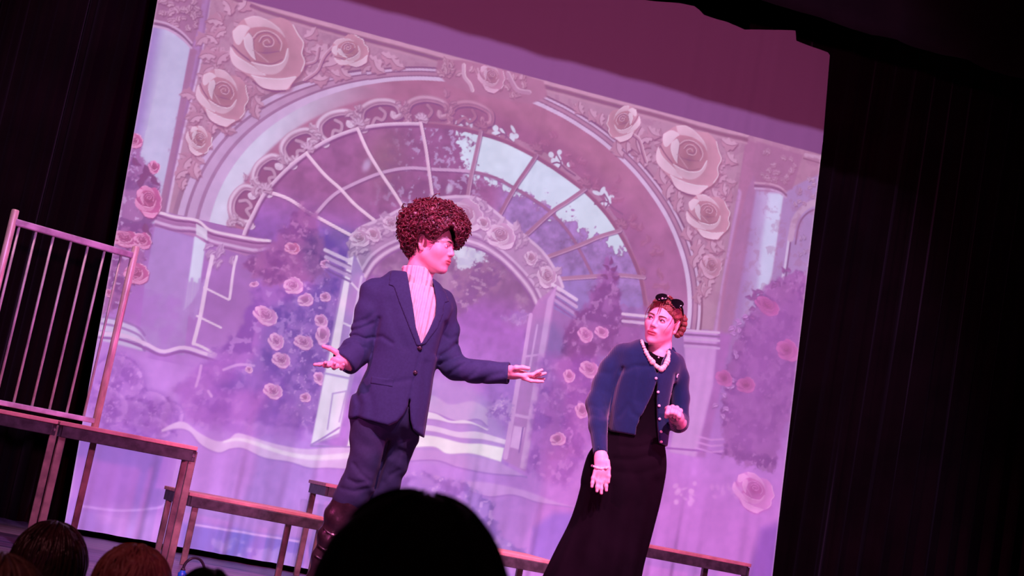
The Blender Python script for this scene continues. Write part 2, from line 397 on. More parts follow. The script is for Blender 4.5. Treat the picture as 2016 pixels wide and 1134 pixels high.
        pet([(1180, 492), (1260, 512), (1340, 518), (1425, 485), (1462, 385), (1466, 455), (1430, 532), (1370, 580), (1290, 582), (1230, 545)], base+(hi-base)*.5+(warm-base)*.1); line([(1180, 490), (1260, 510), (1340, 516), (1425, 484), (1460, 385)], hi, .014); line([(1200, 482), (1270, 498), (1345, 502), (1415, 470)], lo, .014, .6)
        if r > 15:
            pet([(1225, 330), (1260, 270), (1330, 262), (1385, 310), (1395, 380), (1340, 420), (1260, 415)], warm)
            line([(1190, 300), (1230, 258), (1300, 246), (1370, 278), (1412, 340), (1402, 400)], base+(hi-base)*.7, .011); line([(1200, 312), (1238, 272), (1300, 260), (1362, 290), (1398, 345)], lo, .011, .7)
            line([(1236, 330), (1262, 290), (1312, 284), (1350, 318), (1340, 362), (1285, 366), (1268, 335), (1300, 315), (1318, 335)], base+(hi-base)*.6, .010); line([(1246, 336), (1270, 300), (1312, 296), (1338, 322), (1330, 352), (1290, 356)], lo, .009, .7)
            line([(1190, 395), (1230, 412), (1300, 418), (1392, 405)], lo, .012, .6); line([(1190, 388), (1250, 440), (1310, 490)], base+(hi-base)*.6, .009, .8)
    def leaf(s, px, py, L, ang, base, hi, lo, fat=.32, a=1.0, lobes=3):
        """carved leaf from its stem point, ang in degrees (0 = right, 90 = down)"""
        x, y = Q(px, py) if py is not None else px; ar = radians(ang); t = np.linspace(0, 1, 18)
        wv = L*fat*np.sin(pi*t**.8)*(1+.25*np.sin(t*lobes*2*pi)); cu = L*.18*np.sin(pi*t)
        dx, dy = cos(ar), sin(ar)
        up_ = np.stack([x+dx*L*t-dy*(cu-wv), y+dy*L*t+dx*(cu-wv)], 1); dn = np.stack([x+dx*L*t-dy*(cu+wv), y+dy*L*t+dx*(cu+wv)], 1)
        P = np.vstack([up_, dn[::-1]])
        s.poly(P+np.array([1.2, 1.8])*max(1, L/30), lo, 2.0, .75*a, px=False); s.poly(P, base, 1, a, px=False)
        mid = np.stack([x+dx*L*t-dy*cu, y+dy*L*t+dx*cu], 1)
        s.poly(np.vstack([up_, mid[::-1]]), hi, 1.5, .55*a, px=False)
        s.stroke(mid, max(.6, L*.018), lo, .9, .7*a, px=False)

def fit_circle(pts):
    P = QL(pts); A = np.c_[2*P, np.ones(len(P))]; b = (P**2).sum(1); c = np.linalg.lstsq(A, b, rcond=None)[0]
    return c[:2], math.sqrt(c[2]+c[:2]@c[:2])
def ellipse_fit(pts):
    """axis-aligned ellipse in picture coordinates through measured photo points"""
    P = QL(pts); o = P.mean(0); X, Y = (P-o).T/100; A = np.c_[X*X, Y*Y, X, Y]; k = np.linalg.lstsq(A, np.ones(len(P)), rcond=None)[0]
    cx, cy = -k[2]/2/k[0], -k[3]/2/k[1]; g = 1+k[0]*cx*cx+k[1]*cy*cy
    return o+np.array([cx, cy])*100, 100*math.sqrt(g/k[0]), 100*math.sqrt(g/k[1])

def paint_picture(cv):
    x, y = cv.x, cv.y; n1 = fbm(x, y, 60, 5, 3); n2 = fbm(x, y, 14, 4, 11); n3 = fbm(x, y, 130, 4, 23)
    N2 = lambda i: n2[i][:, None]-.5
    L = Q(220, 500)[0]; Rr = Q(1600, 500)[0]; T = Q(1000, 140)[1]; B = Q(700, 1000)[1]
    u = ((x-L)/(Rr-L)); v = ((y-T)/(B-T))
    # ---------------- ground tone: pink at the top, violet below, magenta lower right
    top = RGB(176, 124, 160); mid = RGB(163, 110, 182); low = RGB(188, 130, 216); lowr = RGB(194, 116, 206)
    c = top+(mid-top)*sstep(.15, .6, v)[:, None]; c = c+(low-c)*sstep(.62, .85, v)[:, None]
    c = c+(lowr-c)*(sstep(.55, .9, v)*sstep(.5, .75, u))[:, None]
    cv.c[:] = c*(.97+.06*n1[:, None])
    # ================= wall right and left of the arch
    cv.poly([(300, -60), (430, -20), (330, 420), (240, 430)], RGB(170, 122, 178))
    # left column shaft: lit towards its right side
    cv.poly([(300, 30), (375, 92), (339, 283), (307, 440), (215, 440), (250, 270)], RGB(186, 176, 214), 2)
    cv.poly([(300, 30), (318, 48), (278, 280), (236, 440), (200, 440), (250, 200)], RGB(150, 112, 186), 16, .8)
    cv.poly([(375, 92), (387, 100), (350, 290), (322, 430), (307, 440), (339, 283)], RGB(163, 112, 156), 2)
    cv.stroke([(419, 0), (397, 122), (362, 268), (331, 415)], 4.0, RGB(205, 172, 214), 1.5, smooth=24)
    cv.stroke([(412, 0), (390, 122), (355, 268), (325, 415)], 2.2, RGB(150, 100, 150), 2.5, .6, smooth=24)
    # left capital
    cv.poly([(310, -30), (402, -30), (392, 50), (378, 92), (345, 62), (300, 44)], RGB(160, 108, 150), 2)
    rn = np.random.default_rng(4)
    for k in range(34):
        px_, py_ = 316+rn.random()*74, -14+rn.random()*66; cv.leaf(px_, py_, 10+8*rn.random(), rn.random()*360, RGB(178, 130, 168), RGB(196, 152, 186), RGB(132, 78, 112), lobes=2)
    for dy, cc in ((0, RGB(190, 150, 190)), (6, RGB(134, 88, 128)), (11, RGB(190, 150, 192))):
        cv.stroke([(302, 40+dy), (330, 47+dy), (356, 62+dy), (377, 84+dy)], 2.2, cc, 1.2, smooth=20)
    # right: pilaster, column and recess
    cv.poly([(1448, 268), (1500, 285), (1470, 640), (1402, 660), (1420, 500)], RGB(172, 112, 156), 3)
    cv.poly([(1500, 300), (1548, 385), (1498, 640), (1415, 660), (1440, 500), (1470, 380)], RGB(166, 112, 160), 4)
    cv.poly([(1488, 375), (1543, 382), (1520, 540), (1490, 640), (1440, 650), (1468, 500)], RGB(168, 122, 182), 5, grad=((1470, 450), (1530, 460), RGB(196, 190, 226)))
    cv.poly([(1515, 382), (1543, 382), (1520, 540), (1490, 590), (1500, 480)], RGB(196, 192, 228), 8, .9)
    cv.poly([(1545, 375), (1640, 330), (1600, 560), (1518, 560)], RGB(168, 130, 184), 3)
    cv.stroke([(1553, 470), (1546, 520), (1538, 560)], 3, RGB(198, 176, 214), 1.2); cv.stroke([(1561, 440), (1553, 500), (1545, 560)], 2, RGB(138, 92, 142), 1.2)
    cv.stroke([(1620, 395), (1590, 405), (1566, 430), (1556, 470)], 7, RGB(186, 148, 186), 2, smooth=20); cv.stroke([(1620, 408), (1592, 418), (1574, 440), (1566, 480)], 2, RGB(140, 92, 138), 1.5, smooth=20)
    for k in range(12):
        cv.leaf(1560+rn.random()*46, 350+rn.random()*60, 12, rn.random()*360, RGB(180, 138, 178), RGB(196, 160, 198), RGB(138, 90, 132), lobes=2)
        cv.leaf(1572+rn.random()*20, 470+rn.random()*90, 11, rn.random()*360, RGB(172, 134, 182), RGB(192, 160, 202), RGB(132, 90, 138), lobes=2)
    cv.stroke([(1586, 305), (1625, 312)], 4, RGB(190, 146, 182), 1.2); cv.stroke([(1582, 312), (1618, 322)], 1.5, RGB(140, 88, 122), 1.0)
    # right capital
    cv.poly([(1490, 278), (1580, 305), (1560, 372), (1543, 378), (1490, 362), (1478, 330)], RGB(164, 108, 150), 3)
    for k in range(26):
        px_, py_ = 1496+rn.random()*66, 288+rn.random()*70; cv.leaf(px_, py_, 10+7*rn.random(), rn.random()*360, RGB(176, 126, 164), RGB(192, 152, 186), RGB(146, 88, 124), lobes=2, a=.8)
    for dy, cc in ((0, RGB(190, 142, 178)), (6, RGB(140, 90, 132)), (11, RGB(188, 150, 194))):
        cv.stroke([(1486, 360+dy), (1515, 362+dy), (1535, 368+dy), (1548, 378+dy)], 2.0, cc, 1.2, smooth=16)
    # ---------------- right pilaster light edge
    cv.stroke([(1452, 380), (1432, 480), (1416, 560), (1404, 650)], 9, RGB(178, 124, 178), 4, smooth=16, hi=RGB(190, 142, 196), lo=RGB(160, 100, 150))
    # ================= spandrels
    topl = [(420, -32), (520, 8), (600, 32), (700, 60), (800, 86), (905, 115), (1000, 140), (1100, 165), (1200, 192), (1300, 217), (1400, 246), (1470, 262)]
    sp = RGB(178, 130, 164)
    cv.poly(topl+[(1452, 380), (1404, 650), (1372, 648), (1362, 500), (1300, 350), (1200, 250), (1080, 190), (860, 138), (725, 146), (600, 176), (488, 220), (430, 283), (385, 360), (358, 425), (332, 418), (362, 268), (397, 122)], sp, 2, noise=1)
    i = cv.box(Q(330, 300)[0], T-60, Rr, Q(1000, 650)[1]); cv.put(i, RGB(150, 98, 136), (sstep(.52, .68, n2[i])*.35)*sstep(.62, .30, v[i]))
    # top moulding
    cv.stroke(topl, 8, RGB(194, 142, 176), 1.5, smooth=60)
    cv.stroke([(a, b+13) for a, b in topl], 4, RGB(142, 86, 120), 3, .85, smooth=60)
    cv.stroke([(a, b+20) for a, b in topl], 2.2, RGB(186, 136, 168), 2, .8, smooth=60)
    # ================= arch mouldings (fitted to the measured curve)
    inner = [(423, 425), (440, 372), (470, 318), (515, 265), (560, 222), (600, 200), (660, 180), (725, 165), (813, 160), (863, 160), (960, 172), (1050, 205), (1125, 243), (1200, 305), (1276, 385), (1326, 476), (1350, 538), (1361, 640)]
    cA, ra, rb = ellipse_fit(inner)
    def arc(off, t0, t1, n=70):      # t in degrees, 180 = left springing, 90 = crown
        t = np.radians(np.linspace(t0, t1, n)); return np.stack([cA[0]+(ra+off)*np.cos(t), cA[1]-(rb+off)*np.sin(t)], 1)
    def ap(t, off): tt = radians(t); return np.array([cA[0]+(ra+off)*cos(tt), cA[1]-(rb+off)*sin(tt)])
    end0, end1 = math.degrees(math.atan2((cA[1]-Q(390, 432)[1])/rb, (Q(390, 432)[0]-cA[0])/ra)), math.degrees(math.atan2((cA[1]-Q(1361, 648)[1])/rb, (Q(1361, 648)[0]-cA[0])/ra))
    if end0 < 0: end0 += 360
    ang = np.degrees(np.arctan2((cA[1]-y)/rb, (x-cA[0])/ra)); ang = np.where(ang < -90, ang+360, ang)
    rad = (np.hypot((x-cA[0])/ra, (y-cA[1])/rb)-1)*(ra+rb)/2; inar = (ang > end1) & (ang < end0)
    lw = sstep(110, 160, ang)           # left flank is wider and whiter
    # soffit: rose, lavender-white on the left flank
    so_in = -78-8*lw; m = inar & (rad < 2) & (rad > so_in-14)
    cs = RGB(172, 110, 148)+(RGB(190, 168, 206)-RGB(172, 110, 148))*(lw*sstep(-40, -4, rad))[:, None]
    cs = cs+(RGB(160, 98, 142)-cs)*(sstep(-30, -80, rad)*(1-lw))[:, None]; cs = cs+(RGB(168, 104, 160)-cs)*(sstep(60, 10, ang)*.7)[:, None]
    cs = cs*(1+.10*(fbm(rad*1.0, ang*6, 22, 3, 5)-.5))[:, None]
    cv.c[m] = cs[m]
    # mouldings, from the white inner fillet outwards
    W = np.where(ang > 120, 1+1.0*lw, 1.0)
    for o0, o1, cc in ((0, 9, RGB(206, 176, 216)), (9, 12, RGB(150, 98, 142)), (12, 19, RGB(176, 124, 162)), (19, 21.5, RGB(140, 88, 130)), (21.5, 27, RGB(200, 166, 206)), (27, 31, RGB(140, 88, 122))):
        al = sstep(o0*W-1, o0*W+1, rad)*sstep(o1*W+1, o1*W-1, rad)*inar
        cc2 = cc+(RGB(194, 160, 206)-cc)*(lw*(.8 if o1-o0 > 4 else .35))[:, None]
        cv.c += (cc2-cv.c)*al[:, None]*.95
    lf = sstep(-34, -26, rad)*sstep(1, -1, rad)*inar*lw; cv.c += (RGB(204, 196, 226)-cv.c)*lf[:, None]*.9
    # ================= glazing: garden and sky seen through the fan light
    win = [(483, 462), (496, 428), (520, 383), (560, 338), (604, 302), (650, 276), (705, 256), (765, 247), (830, 246), (890, 252), (945, 262), (1000, 280), (1055, 308), (1105, 340), (1150, 374), (1190, 415), (1218, 455), (1243, 500), (1262, 548), (1270, 640), (1150, 640), (1000, 560), (830, 500), (640, 520), (520, 520)]
    def inside(pts, soft=1.2):
        P = QL(pts); msk = np.zeros(len(x)); i = cv.box(P[:, 0].min(), P[:, 1].min(), P[:, 0].max(), P[:, 1].max())
        d, _ = cv.dist(i, P, closed=True); msk[i] = sstep(soft, -soft, d); return msk
    wm = inside(win)
    g = RGB(154, 95, 146)+(RGB(146, 95, 172)-RGB(154, 95, 146))*sstep(Q(700, 380)[1], Q(700, 500)[1], y)[:, None]
    g = g*(1+.22*(n1-.5)+.12*(n2-.5))[:, None]
    sx0 = Q(905, 300)[0]; sky = RGB(196, 202, 228)+(RGB(206, 212, 232)-RGB(196, 202, 228))*n3[:, None]
    edge = x-sx0+70*(n1-.5)+70*(n2-.5)+40*(fbm(x, y, 6, 2, 93)-.5)+(-.30)*(y-Q(900, 260)[1]); sk = sstep(-8, 8, edge)
    treeline = Q(1050, 400)[1]+.0*x+ (Q(1200, 470)[1]-Q(1050, 400)[1])*np.clip((x-Q(1050, 400)[0])/(Q(1200, 470)[0]-Q(1050, 400)[0]), -.6, 1.4)
    tl = y-treeline+90*(n1-.5)+70*(n2-.5)+30*(fbm(x, y, 6, 2, 91)-.5); sk = sk*sstep(8, -8, tl)
    g = g+(sky-g)*sk[:, None]
    tr = RGB(158, 118, 180)*(1+.35*(n2-.5))[:, None]; trm = sstep(-6, 14, tl)*sstep(Q(960, 380)[0], Q(1010, 400)[0], x)
    g = g+(tr-g)*trm[:, None]
    g = g+(RGB(150, 118, 186)-g)*(sstep(50, 150, tl)*sstep(Q(960, 380)[0], Q(1010, 400)[0], x)*.8)[:, None]
    # paler speckle where light comes through leaves, olive tint in the middle panes
    sp2 = sstep(.60, .72, fbm(x, y, 9, 3, 41))*sstep(Q(720, 300)[0], Q(830, 300)[0], x)*sstep(Q(990, 300)[0], Q(930, 300)[0], x)*(1-sk); g = g+(RGB(186, 160, 206)-g)*(sp2*.7)[:, None]
    ol = np.exp(-(((x-Q(755, 310)[0])/40)**2+((y-Q(755, 310)[1])/60)**2)); g = g+(RGB(150, 104, 126)-g)*(ol*.6)[:, None]
    cv.c += (g-cv.c)*wm[:, None]
    cv.ell(722, 325, 7, 12, .2, RGB(190, 160, 205), 5, .8); cv.ell(885, 372, 6, 9, .3, RGB(205, 190, 225), 4, .8); cv.ell(1005, 285, 3, 3, 0, RGB(205, 190, 225), 3, .4)
    # pierced scroll work of sky beyond the frame on the right
    for (ax, ay, s_) in ((995, 262, 1.0), (1103, 318, 1.05), (1196, 394, 1.05), (912, 240, .7)):
        rr = np.random.default_rng(int(ax))
        for k in range(9):
            a_ = rr.random()*2*pi; d_ = rr.random()**.5
            ox, oy = (26*cos(a_)*d_, 15*sin(a_)*d_); rot_ = .55 if ax > 1050 else .3
            cv.ell(ax+(ox*cos(rot_*1.3)-oy*sin(rot_*1.3))*s_, ay+(ox*sin(rot_*1.3)+oy*cos(rot_*1.3))*s_, (4+6*rr.random())*s_, (2.5+4*rr.random())*s_, rr.random()*3, RGB(206, 204, 230), 1.0, .95)
        cv.stroke([(ax-24*s_, ay+8), (ax-4, ay+2), (ax+12, ay+16), (ax+28*s_, ay+26*s_)], 1.8, RGB(146, 92, 138), .8, smooth=14)
        cv.stroke([(ax-6, ay-12), (ax+2, ay+4), (ax-4, ay+16)], 1.6, RGB(146, 92, 138), .8, smooth=10)
    # ---------------- scroll ornament inside the arch (left and crown)
    Wt, Hi, Lo = RGB(188, 146, 180), RGB(212, 184, 216), RGB(134, 82, 126)
    t_list = [172, 159, 146, 133, 120, 107, 95]
    for k, t in enumerate(t_list):
        fade = np.clip((t-88)/40, .25, 1); wt = RGB(170, 104, 142)+(Wt-RGB(170, 104, 142))*fade; hi_ = RGB(182, 120, 156)+(Hi-RGB(182, 120, 156))*fade
        base_off = -58 if t < 165 else -50
        cv.poly(np.array([ap(t+6.2, base_off-2), ap(t+4.5, base_off+16), ap(t, base_off+24), ap(t-4.5, base_off+16), ap(t-6.2, base_off-2), ap(t-5.5, base_off-26), ap(t, base_off-30), ap(t+5.5, base_off-26)]), RGB(146, 88, 132), 2, .9*fade, smooth=40, px=False)
        P = [ap(t+6.6, base_off-30), ap(t+5.6, base_off-24), ap(t+6.0, base_off-6), ap(t+4.2, base_off+14), ap(t, base_off+22), ap(t-4.6, base_off+14), ap(t-5.6, base_off-8), ap(t-3.6, base_off-14), ap(t-3.2, base_off-4)]
        for dx, w_, cc, al in ((2.2, 7.4, Lo, .75), (0, 6.4, wt, 1), (-2.0, 2.2, hi_, .85), (2.4, 1.4, RGB(150, 98, 142), .6)):
            cv.stroke(np.array(P)+dx, w_, cc, 1.2, al, smooth=44, px=False, taper=[.5, .9, 1.1, 1.1, 1, .8, .6])
        P2 = [ap(t+3.6, base_off-22), ap(t+1.8, base_off-10), ap(t+.2, base_off-16), ap(t-1.2, base_off-4), ap(t-.2, base_off+8)]
        for dx, w_, cc in ((1.2, 3.6, Lo), (0, 3.0, wt)): cv.stroke(np.array(P2)+dx, w_, cc, 1, .9, smooth=24, px=False)
        for q_ in range(7):
            aa = rn.random()*2*pi; p0 = ap(t+6.4+rn.normal(0, .8), base_off+rn.normal(4, 12)); cv.leaf(p0, None, 13+8*rn.random(), rn.random()*360, wt, hi_, Lo, .3, lobes=2, a=.85)
        for (tt, oo) in ((t+6.4, base_off-26), (t-3.4, base_off-8)):
            a0 = np.linspace(0, 3.6*pi, 26); c0 = ap(tt, oo); rr = 7.5*(1-a0/(4.2*pi))
            cv.stroke(np.stack([c0[0]+rr*np.cos(a0), c0[1]+rr*np.sin(a0)], 1), 1.6, hi_, 1, .9*fade, px=False)
    for t in (72, 60, 48, 36, 26, 16, 8, 0):
        for k in range(6):
            rr = np.random.default_rng(int(t*7+k)); p0 = ap(t+rr.normal(0, 2.6), -62+rr.normal(0, 12)); cv.leaf(p0, None, 18, rr.random()*360, RGB(170, 104, 146), RGB(182, 122, 164), RGB(150, 86, 130), lobes=2, a=.7)
    # ---------------- frame and glazing bars
    wf = [(478, 470), (485, 450), (496, 428), (520, 383), (560, 338), (604, 302), (650, 274), (705, 254), (765, 245), (830, 244)]
    cv.stroke([(a+2, b+3) for a, b in wf], 4.2, RGB(128, 76, 128), 1.6, .7, smooth=50); cv.stroke(wf, 3.6, RGB(206, 166, 204), 1, smooth=50, hi=RGB(222, 190, 222), lo=RGB(176, 130, 176))
    wfr = [(830, 244), (890, 250), (945, 262), (1000, 280), (1055, 308), (1105, 340), (1150, 374), (1190, 415), (1218, 455), (1243, 500), (1262, 548), (1272, 600)]
    cv.stroke(wfr, 5.0, RGB(152, 92, 132), 1.2, smooth=50, hi=RGB(172, 112, 150))
    marc = [(620, 423), (650, 390), (680, 370), (745, 342), (800, 331), (850, 333), (930, 338), (975, 350), (1013, 370), (1050, 392), (1085, 418), (1118, 455), (1145, 500), (1168, 545)]
    cv.stroke([(a+1.5, b+2.5) for a, b in marc], 3.4, RGB(126, 78, 132), 1.4, .6, smooth=60); cv.stroke(marc[:8], 3.2, RGB(196, 152, 196), 1, smooth=40); cv.stroke(marc[6:], 3.0, RGB(158, 104, 148), 1, smooth=40)
    bars = [([(520, 375), (560, 388), (585, 402), (604, 416), (640, 436), (690, 463)], 1), ([(603, 302), (640, 345), (670, 372), (700, 404), (737, 434)], 1), ([(704, 253), (725, 300), (752, 344), (776, 380), (797, 414)], 1),
            ([(828, 240), (838, 290), (844, 332), (852, 390)], .9), ([(947, 258), (938, 300), (928, 345), (920, 392)], .3), ([(1056, 306), (1036, 336), (1013, 370), (980, 430)], .15), ([(1152, 372), (1118, 396), (1085, 418), (1028, 470)], .25), ([(1220, 454), (1180, 466), (1140, 483), (1072, 508)], .3), ([(1268, 546), (1220, 542), (1170, 544), (1100, 549)], .3)]
    for P, l in bars:
        cv.stroke([(a+2, b+2) for a, b in P], 3.6, RGB(120, 72, 124), 1.4, .65, smooth=24)
        cv.stroke(P, 3.2 if l > .5 else 4.2, RGB(150, 92, 134)+(RGB(220, 180, 214)-RGB(150, 92, 134))*l, 1, smooth=24, hi=RGB(176, 124, 168)+(RGB(236, 208, 232)-RGB(176, 124, 168))*l)
    # tracery knots where the bars meet the frame
    for (a_, b_) in ((521, 378), (604, 298), (704, 250), (829, 240), (946, 255), (1055, 300), (1150, 368), (1222, 448)):
        l = 1 if a_ < 850 else .1
        for k in range(5):
            cv.leaf(a_, b_-4, 17, 200+k*35, RGB(156, 94, 134)+(RGB(184, 140, 178)-RGB(156, 94, 134))*l, RGB(172, 112, 150)+(RGB(206, 172, 208)-RGB(172, 112, 150))*l, RGB(134, 80, 122), lobes=2)
    # ================= crown cartouche
    cv.poly([(862, 118), (910, 118), (990, 135), (1070, 160), (1078, 190), (1045, 205), (985, 195), (930, 185), (880, 165), (858, 140)], RGB(172, 114, 152), 3)
    for k in range(26):
        px_, py_ = 868+rn.random()*70, 122+rn.random()*34; cv.leaf(px_+(110 if k % 2 else 0), py_+(32 if k % 2 else 4), 15+6*rn.random(), rn.random()*360, RGB(180, 126, 160), RGB(202, 158, 190), RGB(140, 82, 118), lobes=2)
    cv.stroke([(913, 128), (914, 150), (925, 165), (930, 178)], 4, RGB(192, 148, 182), 1, smooth=16, hi=RGB(216, 180, 206)); cv.stroke([(1000, 145), (1010, 165), (1020, 178), (1042, 182)], 5, RGB(180, 128, 166), 1.2, smooth=16, hi=RGB(204, 162, 196))
    cv.rose(967, 153, 27, RGB(178, 122, 158), RGB(204, 164, 196), RGB(140, 84, 120), .3)
    # ================= carved roses and leaves of the spandrels
    bs, hi, lo = RGB(184, 130, 158), RGB(216, 190, 216), RGB(134, 76, 106)
    LV = (RGB(182, 128, 162), RGB(206, 164, 198), RGB(134, 76, 114))
    for k in range(420):
        px_, py_ = 370+rn.random()*440, 8+rn.random()*330
        top_y = 8+(px_-430)*.265; arch_y = np.interp(px_, [358, 385, 430, 488, 571, 626, 725, 800, 870], [425, 360, 280, 215, 168, 152, 145, 138, 136]); lx = 415-(py_)*.235
        if top_y+30 < py_ < arch_y-16 and px_ > lx+14: cv.leaf(px_, py_, 20+18*rn.random(), rn.random()*360, *LV, fat=.34, a=.8)
    for k in range(420):
        px_, py_ = 1110+rn.random()*340, 180+rn.random()*430
        top_y = 8+(px_-430)*.262; arch_y = np.interp(px_, [1080, 1130, 1226, 1301, 1351, 1380], [190, 212, 275, 350, 450, 640]); rx = 1452-(py_-380)*.19
        if top_y+34 < py_ < arch_y-18 and px_ < rx-24 and py_ < 590: cv.leaf(px_, py_, 20+18*rn.random(), rn.random()*360, *LV, fat=.34, a=.8)
        elif px_ > arch_y*0+np.interp(py_, [275, 350, 450, 540, 640], [1236, 1312, 1362, 1388, 1390]) and top_y+34 < py_ < 590 and px_ < rx-20: cv.leaf(px_, py_, 20+16*rn.random(), rn.random()*360, *LV, fat=.34, a=.8)
    for px_, py_, Ln, an in [(440, 45, 34, 170), (455, 30, 36, 230), (470, 22, 34, 285), (430, 85, 30, 200), (425, 110, 34, 160), (420, 130, 32, 120), (445, 60, 26, 130), (600, 75, 34, -60), (612, 100, 40, -35), (625, 120, 40, -70), (640, 132, 46, -50),
                              (600, 140, 30, 20), (615, 155, 34, -20), (650, 140, 34, 0), (670, 135, 30, 25), (725, 110, 34, 10), (735, 118, 36, 35), (750, 105, 36, 0), (770, 115, 34, 20), (500, 190, 28, 30), (505, 205, 30, 70), (488, 180, 26, 100),
                              (400, 228, 30, 140), (425, 240, 26, 90), (440, 238, 26, 60), (375, 310, 34, 100), (385, 320, 34, 70), (370, 335, 30, 130), (365, 350, 26, 90), (410, 160, 26, 200)]:
        cv.leaf(px_, py_, Ln, an, *LV)
    cv.stroke([(600, 158), (625, 140), (640, 110), (668, 82)], 4, LV[0], 1, smooth=20, hi=LV[1], lo=LV[2]); cv.stroke([(585, 145), (602, 128), (622, 120), (628, 95)], 3.4, LV[0], 1, smooth=20, hi=LV[1], lo=LV[2])
    cv.rose(526, 101, 73, bs, hi, lo); cv.rose(437, 190, 52, bs, hi, lo, .35); cv.rose(689, 101, 34, bs, hi, lo, -.5); cv.rose(391, 276, 27, bs, hi, lo, .6)
    for px_, py_, Ln, an in [(1130, 205, 28, 20), (1140, 200, 30, 60), (1160, 215, 34, 30), (1185, 222, 30, 80), (1215, 275, 40, 60), (1250, 260, 50, 100), (1262, 250, 60, 80), (1275, 250, 36, 20), (1285, 272, 34, 150), (1280, 300, 36, 100), (1300, 330, 40, 60),
                              (1325, 360, 40, 100), (1335, 375, 34, 60), (1420, 275, 40, 0), (1430, 300, 36, 30), (1400, 370, 34, 40), (1425, 360, 30, 70), (1340, 390, 34, 90), (1352, 445, 34, 60), (1375, 470, 40, 70), (1385, 480, 40, 95), (1400, 470, 34, 60), (1375, 500, 34, 100), (1395, 520, 34, 110), (1405, 540, 36, 100), (1385, 555, 30, 80), (1400, 565, 28, 110)]:
        cv.leaf(px_, py_, Ln, an, *LV)
    cv.stroke([(1240, 262), (1258, 275), (1266, 300), (1272, 318)], 4, LV[0], 1, smooth=16, hi=RGB(214, 176, 204), lo=LV[2])
    cv.rose(1228, 242, 33, bs, hi, lo, -.3, 1, flip=True); cv.rose(1356, 312, 64, bs, hi, lo, .25); cv.rose(1394, 425, 43, bs, hi, lo, .1); cv.rose(1399, 524, 22, RGB(178, 124, 156), RGB(200, 156, 190), lo, .5)
    # ================= left pier: impost moulding and shaft
    cv.poly([(305, 445), (388, 470), (362, 700), (270, 690), (285, 560)], RGB(170, 130, 196), 2)
    cv.poly([(384, 455), (408, 468), (402, 500), (392, 570), (378, 595), (362, 610), (376, 520)], RGB(202, 198, 228), 2.5)
    for k in range(8): cv.stroke([(368+5*k, 540+rn.random()*20), (362+5*k, 600+rn.random()*30)], 2.5, RGB(176, 136, 202), 2.5, .8)
    cv.poly([(306, 418), (388, 436), (412, 452), (530, 472), (520, 492), (484, 504), (404, 478), (386, 466), (304, 446)], RGB(176, 120, 176), 1.5)
    for o_, cc, w_ in ((0, RGB(222, 192, 222), 2.6), (7, RGB(140, 84, 140), 1.8), (15, RGB(168, 112, 168), 3.5), (20, RGB(200, 162, 208), 2.6), (27, RGB(146, 94, 152), 1.8)):
        cv.stroke([(306, 416+o_), (345, 427+o_), (388, 434+o_*.9), (412, 452+o_), (450, 462+o_), (500, 471+o_*1.05), (532, 474+o_*.7)], w_, cc, 1.0, smooth=30)
    cv.poly([(386, 440), (408, 452), (408, 474), (386, 462)], RGB(216, 206, 230), 1.5, .8)
    for k in range(16): cv.leaf(412+rn.random()*50, 480+rn.random()*34, 22, 60+rn.random()*80, RGB(186, 142, 192), RGB(208, 172, 212), RGB(140, 88, 150), .2, lobes=2, a=.8)
    for P, w_ in (([(418, 505), (406, 560), (394, 625), (381, 676)], 3.6), ([(466, 505), (460, 530), (452, 588)], 2.6), ([(402, 566), (450, 590)], 2), ([(388, 622), (435, 645)], 2), ([(381, 676), (400, 684), (425, 698)], 2.6)):
        cv.stroke(P, w_, RGB(218, 186, 222), 1, smooth=14)
    i = cv.box(*Q(250, 560), *Q(560, 760)); cv.put(i, RGB(158, 96, 184), sstep(.45, .62, n1[i])*.35)
    # base mouldings of the left column and pier
    cv.poly([(200, 620), (265, 640), (288, 672), (280, 690), (190, 668)], RGB(196, 176, 218), 3)
    for o_ in (0, 14, 30): cv.stroke([(195, 622+o_), (235, 630+o_), (272, 645+o_), (285, 660+o_)], 2.2, RGB(150, 102, 172), 1.5, .8, smooth=16)
    cv.stroke([(190, 655), (240, 660), (285, 676), (320, 692), (360, 684), (400, 695), (430, 706)], 3.4, RGB(214, 178, 222), 1.4, smooth=26); cv.stroke([(190, 664), (240, 669), (285, 685), (320, 700), (360, 692), (400, 703), (430, 712)], 2.4, RGB(148, 92, 166), 1.6, smooth=26)
    # ================= garden: foliage masses
    def foliage(poly_pts, col, dark, seed, amt=.8, soft=14, size=13, light=None):
        P = QL(poly_pts); i = cv.box(P[:, 0].min()-20, P[:, 1].min()-20, P[:, 0].max()+20, P[:, 1].max()+20); d, _ = cv.dist(i, P, closed=True)
        nn = fbm(x[i], y[i], size, 4, seed); mk = sstep(soft*.5, -soft*.5, d+28*(nn-.5))
        cc = np.asarray(col)+(np.asarray(dark)-np.asarray(col))*sstep(.42, .62, fbm(x[i], y[i], size*1.8, 4, seed+3))[:, None]
        if light is not None: cc = cc+(np.asarray(light)-cc)*(sstep(.63, .74, fbm(x[i], y[i], size*.7, 3, seed+7))*.75)[:, None]
        cv.put(i, cc, mk*amt)
    # left climbing bush on the column
    foliage([(235, 285), (275, 290), (300, 340), (318, 370), (300, 395), (305, 430), (290, 470), (280, 520), (262, 560), (225, 610), (190, 640), (160, 640), (215, 420)], RGB(160, 100, 160), RGB(132, 78, 138), 61, .9, 10, 10, RGB(196, 154, 206))
